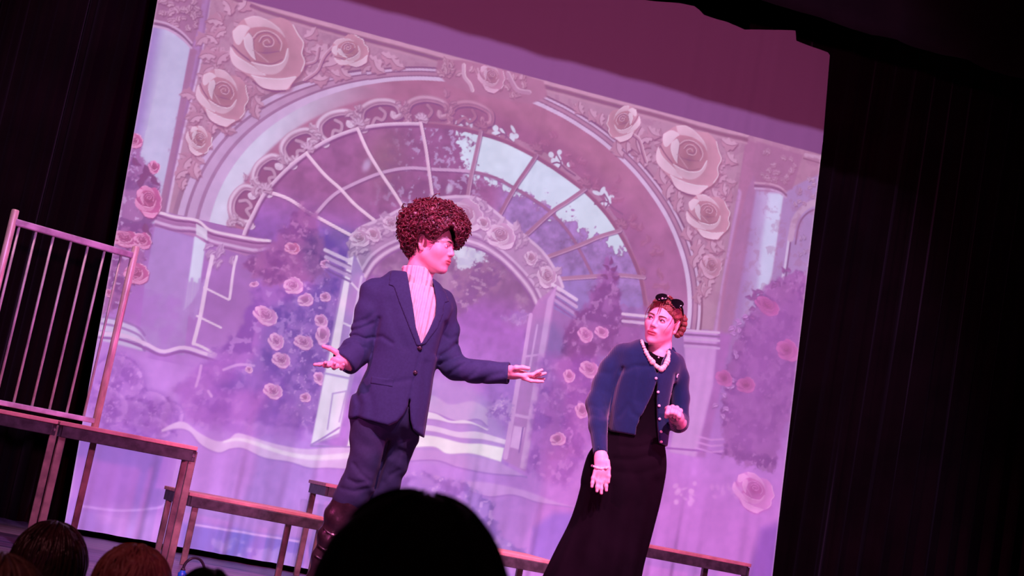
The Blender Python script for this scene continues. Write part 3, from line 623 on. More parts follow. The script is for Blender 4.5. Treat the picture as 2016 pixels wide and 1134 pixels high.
    for px_, py_, Ln, an in [(262, 310, 20, 30), (285, 325, 26, 40), (290, 340, 24, 100), (300, 345, 22, 40), (280, 350, 22, 80), (270, 460, 22, 60), (285, 440, 22, 50), (262, 470, 26, 100), (292, 455, 24, 60), (258, 505, 20, 40), (262, 540, 20, 70)]:
        cv.leaf(px_, py_, Ln, an, RGB(122, 72, 118), RGB(146, 92, 140), RGB(110, 62, 110), .22, lobes=1)
    rb_, rh_, rl_ = RGB(186, 96, 152), RGB(224, 158, 204), RGB(142, 64, 118)
    for px_, py_, r_, s_ in [(263, 278, 17, .9), (303, 329, 12, 1), (292, 396, 26, 1.2), (245, 470, 28, .6), (280, 474, 17, 1), (268, 540, 24, .9), (214, 577, 8, 1)]:
        cv.rose(px_, py_, r_, rb_, rh_, rl_, sin(px_)*.6, s_)
    # rocks bottom left
    foliage([(215, 705), (240, 695), (270, 715), (285, 750), (290, 790), (350, 790), (357, 815), (340, 850), (290, 870), (200, 850), (170, 780)], RGB(178, 116, 206), RGB(142, 84, 176), 71, .75, 8, 16, RGB(208, 150, 228))
    for bx, by, ra_, rb_, an_ in ((238, 742, 44, 34, .5), (300, 800, 34, 26, .2), (262, 812, 30, 22, .1), (335, 818, 24, 24, .3), (215, 800, 34, 30, .2), (300, 840, 34, 18, .15), (205, 740, 20, 30, .2)):
        cv.ell(bx, by, ra_, rb_, an_, RGB(176, 118, 202), 3, .55, rim=RGB(206, 150, 226), core=RGB(150, 92, 182), shadow=RGB(128, 74, 164))
    foliage([(215, 705), (270, 715), (290, 790), (357, 815), (340, 850), (200, 850), (170, 780)], RGB(176, 116, 204), RGB(138, 82, 172), 73, .45, 8, 9, RGB(214, 158, 232))
    # central rose bushes
    foliage([(540, 470), (580, 440), (620, 430), (650, 470), (690, 500), (668, 640), (640, 760), (615, 850), (480, 830), (380, 830), (345, 770), (400, 720), (470, 640), (500, 560)], RGB(164, 104, 190), RGB(138, 84, 172), 81, .9, 16, 20, RGB(186, 132, 208))
    foliage([(545, 470), (590, 400), (620, 420), (640, 470), (645, 560), (590, 560), (520, 560), (480, 520)], RGB(162, 96, 158), RGB(136, 76, 140), 83, .8, 16, 13, RGB(190, 128, 182))
    foliage([(590, 560), (640, 540), (668, 600), (650, 720), (620, 840), (560, 830), (560, 700)], RGB(172, 114, 198), RGB(144, 90, 176), 85, .7, 16, 9, RGB(214, 162, 226))
    foliage([(345, 770), (420, 700), (560, 740), (610, 870), (470, 860), (370, 830)], RGB(176, 106, 198), RGB(158, 92, 188), 87, .5, 20, 26, RGB(190, 124, 210))
    pb, ph_, pl_ = RGB(206, 134, 198), RGB(232, 176, 222), RGB(170, 92, 168)
    for px_, py_, r_, s_ in [(575, 489, 15, .8), (577, 563, 18, 1), (601, 591, 15, .9), (522, 621, 25, .7), (543, 672, 16, 1), (597, 674, 19, .75), (553, 709, 18, .85), (537, 770, 19, .8), (601, 783, 10, 1), (632, 632, 12, 1.2), (640, 585, 10, 1), (500, 560, 9, .6), (640, 520, 9, 1), (635, 660, 14, 1.4), (628, 745, 10, 1.4), (490, 728, 7, 1)]:
        cv.rose(px_, py_, r_, pb if py_ > 500 else RGB(196, 110, 160), ph_, pl_, sin(px_)*.7, s_, a=.85, warm=RGB(190, 112, 176))
    for P in ([(386, 760), (392, 740), (396, 720)], [(410, 770), (416, 780)], [(440, 728), (470, 718), (500, 720)]): cv.stroke(P, 2.5, RGB(214, 160, 224), 1.5, .7, smooth=10)
    # ================= the small arch with roses and its opening
    op = [(628, 870), (660, 700), (700, 560), (735, 520), (790, 488), (860, 472), (930, 482), (985, 508), (1022, 545), (1045, 580), (1056, 620), (1040, 760), (1000, 920), (850, 900), (690, 890)]
    om = inside(op, 2); gg = RGB(166, 102, 186)+(RGB(176, 116, 202)-RGB(166, 102, 186))*sstep(Q(900, 600)[1], Q(900, 740)[1], y)[:, None]
    gg = gg+(RGB(146, 98, 148)-gg)*(sstep(Q(900, 620)[1], Q(900, 540)[1], y))[:, None]
    cl = sstep(.50, .66, n1)*sstep(Q(900, 640)[1], Q(900, 560)[1], y); gg = gg+(RGB(176, 132, 172)-gg)*(cl*.75)[:, None]
    gg = gg*(1+.10*(n2-.5))[:, None]; cv.c += (gg-cv.c)*om[:, None]
    foliage([(895, 490), (930, 490), (1000, 540), (980, 570), (900, 620), (890, 560)], RGB(162, 112, 158), RGB(142, 92, 150), 101, .8, 14, 12, RGB(190, 150, 186))
    foliage([(897, 484), (925, 486), (955, 498), (962, 518), (935, 516), (920, 530), (898, 526)], RGB(206, 204, 226), RGB(196, 190, 220), 105, .9, 8, 6, None)
    for px_, py_, ra_, rb__ in ((908, 500, 6, 9), (940, 504, 6, 5)): cv.ell(px_, py_, ra_, rb__, .6, RGB(208, 206, 228), 3, .8)
    foliage([(990, 625), (1030, 610), (1045, 620), (1020, 640)], RGB(180, 134, 200), RGB(160, 110, 186), 103, .7, 6, 7, RGB(200, 160, 214))
    # path and steps
    cv.poly([(700, 780), (760, 730), (850, 735), (930, 760), (960, 790), (1000, 860), (985, 915), (690, 900), (690, 830)], RGB(186, 142, 212), 14, .85)
    def band(tp, bt, col, soft=1.5, a=1.0, lo=None):
        tp = spline(QL(tp), 40); bt = spline(QL(bt), 40); cv.poly(np.vstack([tp, bt[::-1]]), col, soft, a, px=False)
        if lo is not None: cv.stroke(bt, 1.6, lo, 1.6, .6, px=False)
    band([(700, 770), (780, 768), (850, 778), (885, 796), (930, 790), (960, 805)], [(700, 800), (780, 800), (850, 812), (900, 830), (940, 826), (960, 840)], RGB(202, 164, 218), 3, .8, RGB(160, 108, 190))
    band([(690, 800), (780, 805), (850, 812), (885, 828), (920, 828), (962, 846)], [(690, 830), (780, 824), (850, 826), (890, 834), (930, 836), (958, 848)], RGB(228, 206, 232), 1.6, .95, RGB(170, 120, 196))
    band([(690, 830), (780, 832), (850, 838), (900, 850), (940, 850), (996, 866)], [(690, 846), (780, 846), (850, 850), (900, 862), (950, 866), (994, 876)], RGB(222, 192, 228), 1.6, .95, RGB(176, 128, 200))
    band([(690, 852), (780, 856), (850, 858), (910, 872), (950, 874), (992, 882)], [(680, 890), (780, 886), (850, 880), (880, 894), (930, 894), (986, 910)], RGB(230, 212, 230), 2, 1, RGB(186, 138, 206))
    band([(650, 884), (720, 888), (850, 886), (880, 896), (930, 898), (985, 912), (1030, 935)], [(650, 910), (740, 914), (850, 906), (900, 920), (960, 932), (1030, 938), (1036, 940)], RGB(196, 144, 214), 3, .9, RGB(160, 104, 188))
    # wavy kerb that runs from the left
    band([(318, 846), (345, 832), (366, 832), (392, 852), (425, 868), (448, 866), (466, 853), (490, 858), (520, 868), (560, 878), (600, 884), (640, 882), (700, 878)], [(318, 852), (346, 845), (372, 850), (395, 876), (430, 892), (455, 884), (480, 884), (520, 902), (570, 910), (610, 922), (650, 922), (700, 926)], RGB(216, 172, 226), 2, .95, RGB(166, 110, 196))
    band([(440, 868), (466, 862), (500, 868), (560, 888), (620, 896), (700, 890)], [(440, 872), (470, 868), (500, 876), (560, 896), (620, 906), (700, 902)], RGB(232, 206, 234), 2.5, .8)
    band([(830, 930), (900, 945), (960, 950), (1030, 965), (1100, 990), (1140, 1000)], [(830, 955), (900, 960), (960, 978), (1010, 975), (1060, 990), (1120, 998), (1140, 1004)], RGB(206, 148, 220), 3, .8, RGB(170, 104, 192))
    # open door leaf, left
    cv.poly([(684, 498), (700, 488), (728, 560), (700, 730), (668, 860), (612, 876), (640, 720)], RGB(186, 142, 206), 2, .75)
    cv.poly([(688, 500), (697, 498), (662, 720), (644, 720)], RGB(232, 206, 236), 1.5); cv.poly([(644, 716), (690, 730), (668, 852), (612, 876)], RGB(226, 206, 234), 2)
    cv.stroke([(698, 495), (716, 530), (722, 545)], 3, RGB(220, 188, 226), 1); cv.stroke([(712, 545), (690, 660), (676, 720)], 2.4, RGB(210, 176, 224), 1)
    for P in ([(690, 555), (706, 572)], [(674, 635), (694, 644)], [(660, 710), (690, 716)]): cv.stroke(P, 2, RGB(222, 192, 230), 1)
    cv.stroke([(655, 775), (645, 845)], 1.6, RGB(190, 156, 212), 1.2); cv.stroke([(682, 770), (668, 830)], 1.6, RGB(190, 156, 212), 1.2); cv.stroke([(655, 775), (682, 770)], 1.6, RGB(190, 156, 212), 1.2); cv.stroke([(640, 735), (688, 745)], 2, RGB(186, 150, 212), 1.4)
    cv.stroke([(612, 876), (640, 860), (668, 842)], 1.8, RGB(176, 130, 200), 1.2); cv.stroke([(612, 878), (700, 880)], 1.6, RGB(170, 126, 196), 1.2)
    # arch ring with its moulding and roses
    outer = [(690, 470), (705, 452), (728, 440), (755, 430), (790, 412), (850, 392), (930, 388), (968, 412), (1000, 438), (1040, 470), (1072, 500), (1098, 540), (1108, 565)]
    innr = [(722, 552), (745, 518), (790, 490), (860, 474), (930, 486), (975, 508), (1010, 540), (1038, 575), (1052, 602)]
    P = np.vstack([spline(QL(outer), 40), spline(QL(innr), 40)[::-1]]); cv.poly(P, RGB(180, 134, 182), 2, px=False)
    for o_, cc, w_ in ((1.0, RGB(150, 96, 158), 2), (.9, RGB(212, 172, 214), 2.6), (.8, RGB(160, 108, 164), 2), (.72, RGB(204, 164, 208), 2.4)):
        a_ = spline(QL(outer), 30); b_ = spline(QL(innr), 30); cv.stroke(a_+(b_-a_)*o_, w_, cc, 1, px=False)
    cv.stroke(outer, 3, RGB(208, 170, 210), 1.4, smooth=40)
    for k in range(110):
        t = rn.random(); a_ = spline(QL(outer), 30)[int(t*29)]; b_ = spline(QL(innr), 30)[int(t*29)]; p0 = a_+(b_-a_)*(.08+.45*rn.random())
        cv.leaf(p0, None, 16+10*rn.random(), rn.random()*360, RGB(184, 140, 184), RGB(214, 178, 214), RGB(142, 90, 146), lobes=2, a=.85)
    for px_, py_, r_ in ((708, 470, 18), (735, 462, 14), (770, 440, 16), (915, 425, 34), (986, 465, 27), (952, 440, 14), (1076, 545, 20), (1045, 508, 13)): cv.rose(px_, py_, r_, RGB(186, 138, 182), RGB(218, 184, 218), RGB(146, 92, 146), sin(px_)*.6, 1)
    # impost of the small arch, both sides
    for sx_ in (0, 1):
        P0 = [(640, 492), (690, 515)] if not sx_ else [(1088, 560), (1135, 590)]
        for o_, cc, w_ in ((0, RGB(220, 188, 224), 3.5), (9, RGB(152, 98, 164), 2), (14, RGB(204, 164, 212), 3.5), (24, RGB(156, 100, 168), 2), (30, RGB(192, 146, 202), 3), (40, RGB(150, 94, 166), 2)):
            cv.stroke([(P0[0][0]+o_*.1, P0[0][1]+o_), (P0[1][0], P0[1][1]+o_)], w_, cc, 1.1, .9)
    # open door leaf, right
    cv.poly([(1096, 563), (1060, 590), (1042, 625), (1020, 750), (990, 905), (1035, 930), (1060, 780), (1085, 640)], RGB(186, 124, 192), 2, .85)
    cv.poly([(1096, 563), (1088, 600), (1058, 780), (1036, 925), (1024, 920), (1050, 760), (1078, 590)], RGB(204, 150, 212), 2)
    for P, w_ in (([(1045, 620), (1026, 740)], 4), ([(1058, 640), (1040, 740)], 2), ([(1030, 702), (1064, 698)], 2), ([(1022, 740), (995, 900)], 5), ([(1005, 815), (1040, 822)], 3)): cv.stroke(P, w_, RGB(208, 152, 216), 1.2)
    cv.poly([(1012, 838), (1034, 842), (1022, 885), (1004, 880)], RGB(214, 160, 222), 2); cv.stroke([(1030, 842), (1022, 890)], 1.5, RGB(160, 100, 180), 1)
    foliage([(960, 800), (990, 780), (1010, 790), (1000, 830), (960, 820)], RGB(190, 140, 210), RGB(160, 104, 188), 107, .8, 8, 7, RGB(220, 180, 228)); foliage([(1052, 790), (1070, 785), (1066, 825), (1050, 810)], RGB(190, 130, 204), RGB(160, 100, 186), 109, .7, 6, 6, RGB(220, 170, 224))
    # right bush behind the woman
    foliage([(1195, 510), (1215, 545), (1225, 620), (1260, 640), (1275, 690), (1180, 700), (1140, 900), (1060, 900), (1095, 720), (1115, 640), (1160, 590)], RGB(160, 94, 164), RGB(136, 74, 140), 121, .85, 14, 14, RGB(184, 122, 186))
    foliage([(1060, 700), (1180, 700), (1190, 820), (1120, 960), (1040, 930)], RGB(180, 104, 192), RGB(156, 86, 176), 123, .7, 24, 16, RGB(202, 130, 210))
    for px_, py_, Ln, an in ((1200, 520, 16, -90), (1202, 530, 16, -40), (1198, 532, 16, 210), (1205, 545, 16, -20), (1196, 548, 16, 190)): cv.leaf(px_, py_, Ln, an, RGB(130, 74, 136), RGB(150, 92, 156), RGB(116, 64, 124), .2, lobes=1)
    for px_, py_, r_, s_ in ((1152, 659, 16, .85), (1184, 654, 14, .8), (1159, 727, 19, .85), (1098, 865, 15, .9), (1145, 808, 14, 1), (1120, 740, 12, 1)): cv.rose(px_, py_, r_, RGB(204, 122, 186), RGB(228, 162, 214), RGB(172, 92, 168), sin(px_)*.6, s_, a=.8, warm=RGB(188, 104, 170))
    # impost right of the big arch
    foliage([(1225, 600), (1275, 600), (1280, 660), (1225, 650)], RGB(168, 104, 170), RGB(150, 90, 158), 131, .5, 8, 10)
    for o_, cc, w_ in ((0, RGB(214, 178, 216), 3), (8, RGB(150, 94, 150), 2), (14, RGB(204, 164, 208), 3), (22, RGB(150, 94, 154), 2)): cv.stroke([(1226, 618+o_), (1285, 624+o_)], w_, cc, 1.2)
    # right pier
    cv.poly([(1345, 652), (1415, 652), (1405, 760), (1372, 900), (1318, 890), (1350, 720)], RGB(196, 138, 206), 3); cv.poly([(1415, 652), (1440, 660), (1420, 760), (1388, 900), (1370, 900), (1404, 760)], RGB(170, 104, 178), 6)
    for o_, cc in ((0, RGB(206, 164, 210)), (8, RGB(150, 98, 158)), (16, RGB(200, 152, 208)), (25, RGB(158, 100, 164)), (31, RGB(198, 148, 208))): cv.stroke([(1348, 650+o_), (1416, 655+o_)], 2.4, cc, 1.2)
    cv.stroke([(1312, 882), (1360, 886), (1395, 888), (1420, 894)], 2, RGB(160, 92, 176), 1.4); 
    for o_ in (0, 12, 24): cv.stroke([(1370, 858+o_), (1400, 866+o_), (1432, 864+o_)], 2, RGB(204, 138, 212), 1.4, .8)
    # right foliage mass with roses
    foliage([(1590, 530), (1530, 548), (1495, 580), (1478, 610), (1460, 650), (1445, 680), (1430, 730), (1420, 800), (1425, 900), (1520, 930), (1560, 800)], RGB(160, 96, 166), RGB(138, 78, 148), 141, .9, 12, 12, RGB(176, 114, 182))
    cv.poly([(1480, 640), (1590, 560), (1560, 780), (1540, 900), (1430, 880), (1440, 740)], RGB(160, 94, 172), 22, .55)
    for k in range(34):
        t = rn.random(); e = spline(np.array([(1560, 540), (1500, 580), (1478, 620), (1452, 660), (1440, 720), (1425, 780), (1418, 850)], float), 30)[int(t*29)]
        cv.leaf(e[0]+rn.normal(0, 8), e[1]+rn.normal(0, 8), 16, 120+rn.random()*120, RGB(150, 88, 152) if t < .4 else RGB(190, 128, 200), RGB(172, 108, 172) if t < .4 else RGB(206, 150, 214), RGB(130, 74, 140), .25, lobes=1, a=.8)
    for px_, py_, r_, s_ in ((1510, 602, 26, .6), (1550, 690, 20, 1.2), (1468, 758, 18, .9), (1425, 745, 15, 1.2)): cv.rose(px_, py_, r_, RGB(178, 92, 158), RGB(192, 110, 176), RGB(160, 80, 152), sin(px_)*.5, s_, a=.6)
    cv.rose(1483, 968, 42, RGB(204, 122, 196), RGB(226, 156, 218), RGB(180, 94, 174), .4, .85, a=.75, warm=RGB(196, 98, 176))
    for k in range(16): cv.ell(1330+rn.random()*40, 950+rn.random()*44, 3+5*rn.random(), 2+4*rn.random(), rn.random()*3, RGB(222, 152, 224), 2, .6)
    for k in range(12): cv.ell(1390+rn.random()*70, 955+rn.random()*24, 3+5*rn.random(), 2+3*rn.random(), rn.random()*3, RGB(212, 140, 218), 3, .45)
    # ================= lower edge: shrubs, blue floor, painted shade
    i = cv.box(L-60, Q(200, 960)[1], Rr+60, Q(300, 1090)[1]+80)
    bl = sstep(Q(250, 985)[1], Q(250, 1010)[1], y[i]); cv.put(i, RGB(150, 108, 206), bl*.55*sstep(.35, .6, n3[i]))
    cv.poly([(120, 840), (300, 850), (345, 900), (320, 1010), (150, 1000)], RGB(158, 100, 194), 26, .75)  # darker patch painted in as the shade behind the tall left decks
    cv.poly([(125, 870), (152, 880), (128, 1000), (118, 990)], RGB(118, 92, 180), 6, .8)
    foliage([(770, 940), (830, 930), (920, 955), (965, 985), (975, 1030), (1010, 1075), (1060, 1090), (980, 1110), (900, 1000), (760, 990)], RGB(178, 124, 210), RGB(146, 96, 182), 151, .8, 12, 16, RGB(212, 160, 232))
    cv.poly([(1090, 1010), (1130, 1010), (1110, 1100), (1040, 1110), (1050, 1040)], RGB(150, 104, 206), 10, .8)
    cv.poly([(360, 1030), (470, 1045), (600, 1065), (600, 1130), (440, 1110), (350, 1075)], RGB(132, 108, 208), 8, .8)
    cv.stroke([(375, 1032), (440, 1042), (520, 1055), (600, 1068)], 2, RGB(206, 160, 236), 1.5, smooth=14); cv.stroke([(160, 996), (230, 1005), (310, 1000), (330, 985)], 2.2, RGB(200, 146, 230), 2, .8, smooth=14)
    foliage([(420, 1060), (470, 1070), (600, 1090), (600, 1130), (440, 1110)], RGB(180, 146, 226), RGB(134, 108, 206), 153, .6, 8, 14, None)
    cv.poly([(1500, 1040), (1560, 1020), (1540, 1150), (1470, 1150)], RGB(138, 82, 176), 14, .85)
    # painted fold-shading streaks, then colour balance: slightly warm, a little more contrast
    fold_shade = fbm(x, y*.12, 30, 3, 77)
    cv.c[:] = cv.c*(1+.10*(n1-.5)+.07*(n2-.5)+.10*(fold_shade-.5)*sstep(.45, .9, v))[:, None]
    g_ = cv.c.mean(1, keepdims=True); cv.c[:] = g_+(cv.c-g_)*.96
    cv.c[:] = np.clip((cv.c-.56)*1.08+.572, 0, 1)*np.array([1.02, .99, 1.005])
    return

def make_cloth():
    left = lambda z: -.127+(.0445+.127)*(3.334-z)/3.324; right = lambda z: 4.436+.170*(4.168-z)/3.66
    z0, z1, zt = .035, 3.50, 4.65; step = .0056
    zs = np.concatenate([np.arange(z0, z1, step), np.linspace(z1, zt, 60)]); nx = 860
    uu = np.linspace(0, 1, nx); U, Z = np.meshgrid(uu, zs); lx, rx = left(Z), right(Z)
    # uneven top edge where the cloth is tied to its bar, lowest at the right-hand corner
    te = np.array([at_y(px, py, Y_CLOTH) for px, py in [(1262, 0), (1300, 5), (1345, 8), (1374, 14), (1384, 22), (1392, 31), (1410, 37), (1440, 46), (1473, 60), (1520, 60.5), (1570, 61.5), (1573, 62), (1574, 82), (1600, 92), (1636, 105), (1641, 112)]])
    ztop = np.interp((left(4.1)+(right(4.1)-left(4.1))*uu)*9.05/9.15, np.r_[te[0, 0]-1.2, te[0, 0]-.5, te[:, 0]], np.r_[te[0, 2]+.2, te[0, 2]+.1, te[:, 2]])
    Z = np.where(Z > z1, z1+(Z-z1)/(zt-z1)*(ztop[None]-z1), Z)
    sc = 9.05/9.15; X = (lx+(rx-lx)*U)*sc
    x = X.ravel()*QS; y = -Z.ravel()*QS
    cv = Canvas(x, y); paint_picture(cv)
    hem = (np.abs(U.ravel()-.5) > .4978)[:, None]; cv.c = np.where(hem, cv.c*.7+.3*np.array([.86, .70, .82]), cv.c)
    # projector frame: above its top edge only stage light falls on the cloth
    topz = np.interp(X.ravel(), [at_y(480, 0, Y_CLOTH)[0], at_y(1612, 303, Y_CLOTH)[0]], [at_y(480, 0, Y_CLOTH)[2], at_y(1612, 303, Y_CLOTH)[2]])
    lit = sstep(topz+.004, topz-.004, Z.ravel())
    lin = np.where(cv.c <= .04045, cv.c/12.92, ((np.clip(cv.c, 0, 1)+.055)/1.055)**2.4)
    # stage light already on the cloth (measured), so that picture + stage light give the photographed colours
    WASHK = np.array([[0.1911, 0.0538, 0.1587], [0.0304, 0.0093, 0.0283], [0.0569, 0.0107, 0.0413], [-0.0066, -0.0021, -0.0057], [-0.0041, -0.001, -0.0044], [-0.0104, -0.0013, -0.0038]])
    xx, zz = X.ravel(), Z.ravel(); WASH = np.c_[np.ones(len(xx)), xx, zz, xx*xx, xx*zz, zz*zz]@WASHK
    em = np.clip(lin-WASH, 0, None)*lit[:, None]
    # gathers: gentle vertical folds that grow towards the hem
    ph = X*26+1.4*np.sin(X*5.1)+.6*np.sin(X*13); amp = .0015+.017*np.clip((1.1-Z)/1.1, 0, 1)**1.3
    Yv = Y_CLOTH+amp*(np.sin(ph)+.5*np.sin(2.3*ph+1))
    nz = len(zs); V = np.stack([X.ravel(), Yv.ravel(), Z.ravel()], 1)
    i, k = np.meshgrid(np.arange(nx-1), np.arange(nz-1)); b = (k*nx+i).ravel(); q = np.stack([b, b+1, b+1+nx, b+nx], 1)
    me = mesh_np('projection_cloth', V, q)
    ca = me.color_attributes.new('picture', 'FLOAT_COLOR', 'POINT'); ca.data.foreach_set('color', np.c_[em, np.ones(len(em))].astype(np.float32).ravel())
    m = bpy.data.materials.new('emissive_picture'); m.use_nodes = True; nt = m.node_tree; p = nt.nodes['Principled BSDF']
    p.inputs['Base Color'].default_value = (.62, .58, .60, 1); p.inputs['Roughness'].default_value = .9; p.inputs['Specular IOR Level'].default_value = .1
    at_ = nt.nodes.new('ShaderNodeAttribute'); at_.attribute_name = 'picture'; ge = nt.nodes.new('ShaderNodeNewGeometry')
    dt = nt.nodes.new('ShaderNodeVectorMath'); dt.operation = 'DOT_PRODUCT'; dt.inputs[1].default_value = Vector((-.25, -.96, .1)).normalized()  # glow follows cloth facing, imitating projector light across the folds
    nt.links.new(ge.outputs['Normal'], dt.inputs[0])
    nt.links.new(at_.outputs['Color'], p.inputs['Emission Color']); nt.links.new(dt.outputs['Value'], p.inputs['Emission Strength'])  # emission stands in for projector light on the cloth
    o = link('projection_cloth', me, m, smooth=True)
    tag(o, 'pale hanging cloth with a projected rose garden arch picture', 'backdrop')
    return o
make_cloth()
# ================================================================== modelling by distance fields (smooth unions) + surface nets
def smin(a, b, k):
    if k <= 0: return np.minimum(a, b)
    h = np.clip(.5+.5*(b-a)/k, 0, 1); return b+(a-b)*h-k*h*(1-h)
def smax(a, b, k): return -smin(-a, -b, k)
def s_cap(P, a, b, ra, rb, flat=None):
    """tapered capsule; flat=(axis, factor) squeezes the section along an axis"""
    a = np.asarray(a, float); b = np.asarray(b, float); d = b-a; w = P-a
    t = np.clip(w@d/(d@d+1e-12), 0, 1); e = w-t[:, None]*d
    if flat is not None:
        ax = np.asarray(flat[0], float); ax = ax/np.linalg.norm(ax); c = e@ax; e = e+np.outer(c*(1/flat[1]-1), ax)
        return np.sqrt((e*e).sum(1))*(flat[1]**.5)-(ra+(rb-ra)*t)*(flat[1]**.5)
    return np.sqrt((e*e).sum(1))-(ra+(rb-ra)*t)
def s_ell(P, c, r, R=None):
    q = P-np.asarray(c, float)
    if R is not None: q = q@R
    r = np.asarray(r, float); k0 = np.sqrt(((q/r)**2).sum(1)); k1 = np.sqrt(((q/(r*r))**2).sum(1))+1e-9
    return k0*(k0-1)/k1
def s_chain(P, pts, rad, k=.01, flat=None):
    d = None
    for i in range(len(pts)-1):
        e = s_cap(P, pts[i], pts[i+1], rad[i], rad[i+1], flat); d = e if d is None else smin(d, e, k)
    return d
def s_poly2(U, V, poly):
    """signed distance to a closed 2-D polygon"""
    poly = np.asarray(poly, float); n = len(poly); best = np.full(len(U), 1e9); ins = np.zeros(len(U), bool)
    for i in range(n):
        a, b = poly[i], poly[(i+1) % n]; d = b-a; L2 = d@d+1e-12
        t = np.clip(((U-a[0])*d[0]+(V-a[1])*d[1])/L2, 0, 1); ex = U-a[0]-t*d[0]; ey = V-a[1]-t*d[1]; best = np.minimum(best, ex*ex+ey*ey)
        ins ^= ((a[1] > V) != (b[1] > V)) & (U < d[0]*(V-a[1])/(d[1]+1e-12)+a[0])
    r = np.sqrt(best); return np.where(ins, -r, r)
def d_line2(U, V, line):
    best = np.full(len(U), 1e9)
    for i in range(len(line)-1):
        a, b = line[i], line[i+1]; d = b-a; t = np.clip(((U-a[0])*d[0]+(V-a[1])*d[1])/(d@d+1e-12), 0, 1)
        best = np.minimum(best, (U-a[0]-t*d[0])**2+(V-a[1]-t*d[1])**2)
    return np.sqrt(best)
class Loft:
    """stack of (super)ellipses along z: rows of (z, xl, xr, ycentre, half depth)"""
    def __init__(s, rows, n=2.4):
        r = np.array(sorted(rows), float); s.n = n
        zz = np.linspace(r[0, 0], r[-1, 0], 120); s.z = zz
        s.t = [np.interp(zz, r[:, 0], r[:, k]) for k in range(1, 5)]
        ker = np.ones(9)/9
        s.t = [np.convolve(np.pad(v, 4, 'edge'), ker, 'valid') for v in s.t]
    def __call__(s, P, grow=0.0):
        xl, xr, yc, b = [np.interp(P[:, 2], s.z, v) for v in s.t]
        a = np.maximum((xr-xl)/2+grow, .004); cx = (xl+xr)/2; b = np.maximum(b+grow, .004)
        u = np.abs(P[:, 0]-cx)/a; v = np.abs(P[:, 1]-yc)/b
        k = (u**s.n+v**s.n)**(1/s.n); d = (k-1)*np.minimum(a, b)
        return smax(d, np.maximum(s.z[0]-P[:, 2], P[:, 2]-s.z[-1]), .012)
def rot_m(yaw=0, pitch=0, roll=0):
    return np.array((Matrix.Rotation(radians(yaw), 3, 'Z') @ Matrix.Rotation(radians(pitch), 3, 'X') @ Matrix.Rotation(radians(roll), 3, 'Y')))

def sdf_mesh(name, f, lo, hi, h, ret=False):
    """surface nets of f over the box lo..hi with cell h (only cells near the surface are evaluated finely)"""
    lo = np.asarray(lo, float); hi = np.asarray(hi, float); c = 4; H = h*c
    nb = np.ceil((hi-lo)/H).astype(int)+1; n = nb*c+1
    ax = [lo[k]+(np.arange(nb[k])+.5)*H for k in range(3)]
    G = np.stack(np.meshgrid(*ax, indexing='ij'), -1).reshape(-1, 3)
    dc = np.concatenate([f(G[i:i+200000]) for i in range(0, len(G), 200000)])
    near = (np.abs(dc) < H*1.9).reshape(nb)
    D = np.repeat(np.repeat(np.repeat(np.where(dc < 0, -1., 1.).reshape(nb), c, 0), c, 1), c, 2).astype(np.float32)
    D = np.pad(D, ((0, 1),)*3, 'edge'); m = np.zeros(D.shape, bool)
    bi = np.argwhere(near)*c; o = np.stack(np.meshgrid(*[np.arange(c+1)]*3, indexing='ij'), -1).reshape(-1, 3)
    for k in range(len(o)): q = bi+o[k]; m[q[:, 0], q[:, 1], q[:, 2]] = True
    idx = np.argwhere(m); pts = lo+idx*h
    val = np.concatenate([f(pts[i:i+250000]) for i in range(0, len(pts), 250000)]) if len(pts) else np.zeros(0)
    D[m] = val
    # cells with sign change
    S = D < 0; cnt = np.zeros(np.array(S.shape)-1, np.int8)
    for a in (0, 1):
        for b in (0, 1):
            for e in (0, 1): cnt += S[a:S.shape[0]-1+a, b:S.shape[1]-1+b, e:S.shape[2]-1+e]
    cell = (cnt > 0) & (cnt < 8); ci = np.argwhere(cell); vid = np.full(cell.shape, -1, np.int32); vid[cell] = np.arange(len(ci))
    acc = np.zeros((len(ci), 3)); num = np.zeros(len(ci))
    cor = [np.array(v) for v in ((0, 0, 0), (1, 0, 0), (0, 1, 0), (1, 1, 0), (0, 0, 1), (1, 0, 1), (0, 1, 1), (1, 1, 1))]
    for i in range(8):
        for j in range(i+1, 8):
            if np.abs(cor[i]-cor[j]).sum() != 1: continue
            A = ci+cor[i]; B_ = ci+cor[j]; da = D[A[:, 0], A[:, 1], A[:, 2]]; db = D[B_[:, 0], B_[:, 1], B_[:, 2]]
            s = (da < 0) != (db < 0); t = np.where(s, da/(da-db+1e-20), 0)[:, None]
            acc += np.where(s[:, None], cor[i]+t*(cor[j]-cor[i]), 0); num += s
    V = lo+(ci+acc/num[:, None])*h; quads = []
    for a in range(3):
        sl0 = [slice(None)]*3; sl1 = [slice(None)]*3; sl0[a] = slice(0, -1); sl1[a] = slice(1, None)
        ch = S[tuple(sl0)] != S[tuple(sl1)]; e = np.argwhere(ch); b, c_ = [(1, 2), (2, 0), (0, 1)][a]
        e = e[(e[:, b] > 0) & (e[:, c_] > 0) & (e[:, b] < cell.shape[b]) & (e[:, c_] < cell.shape[c_])]
        ub = np.zeros(3, int); ub[b] = 1; uc = np.zeros(3, int); uc[c_] = 1
        q = [e-ub-uc, e-uc, e, e-ub]; q = np.stack([vid[v[:, 0], v[:, 1], v[:, 2]] for v in q], 1)
        fl = ~S[e[:, 0], e[:, 1], e[:, 2]]; q[fl] = q[fl][:, ::-1]; quads.append(q)
    quads = np.concatenate(quads); quads = quads[(quads >= 0).all(1)]
    if ret: return V, quads
    return mesh_np(name, V, quads)
def join_np(name, parts):
    V = []; q = []; n = 0
    for v, f in parts: V.append(v); q.append(f+n); n += len(v)
    return mesh_np(name, np.concatenate(V), np.concatenate(q))
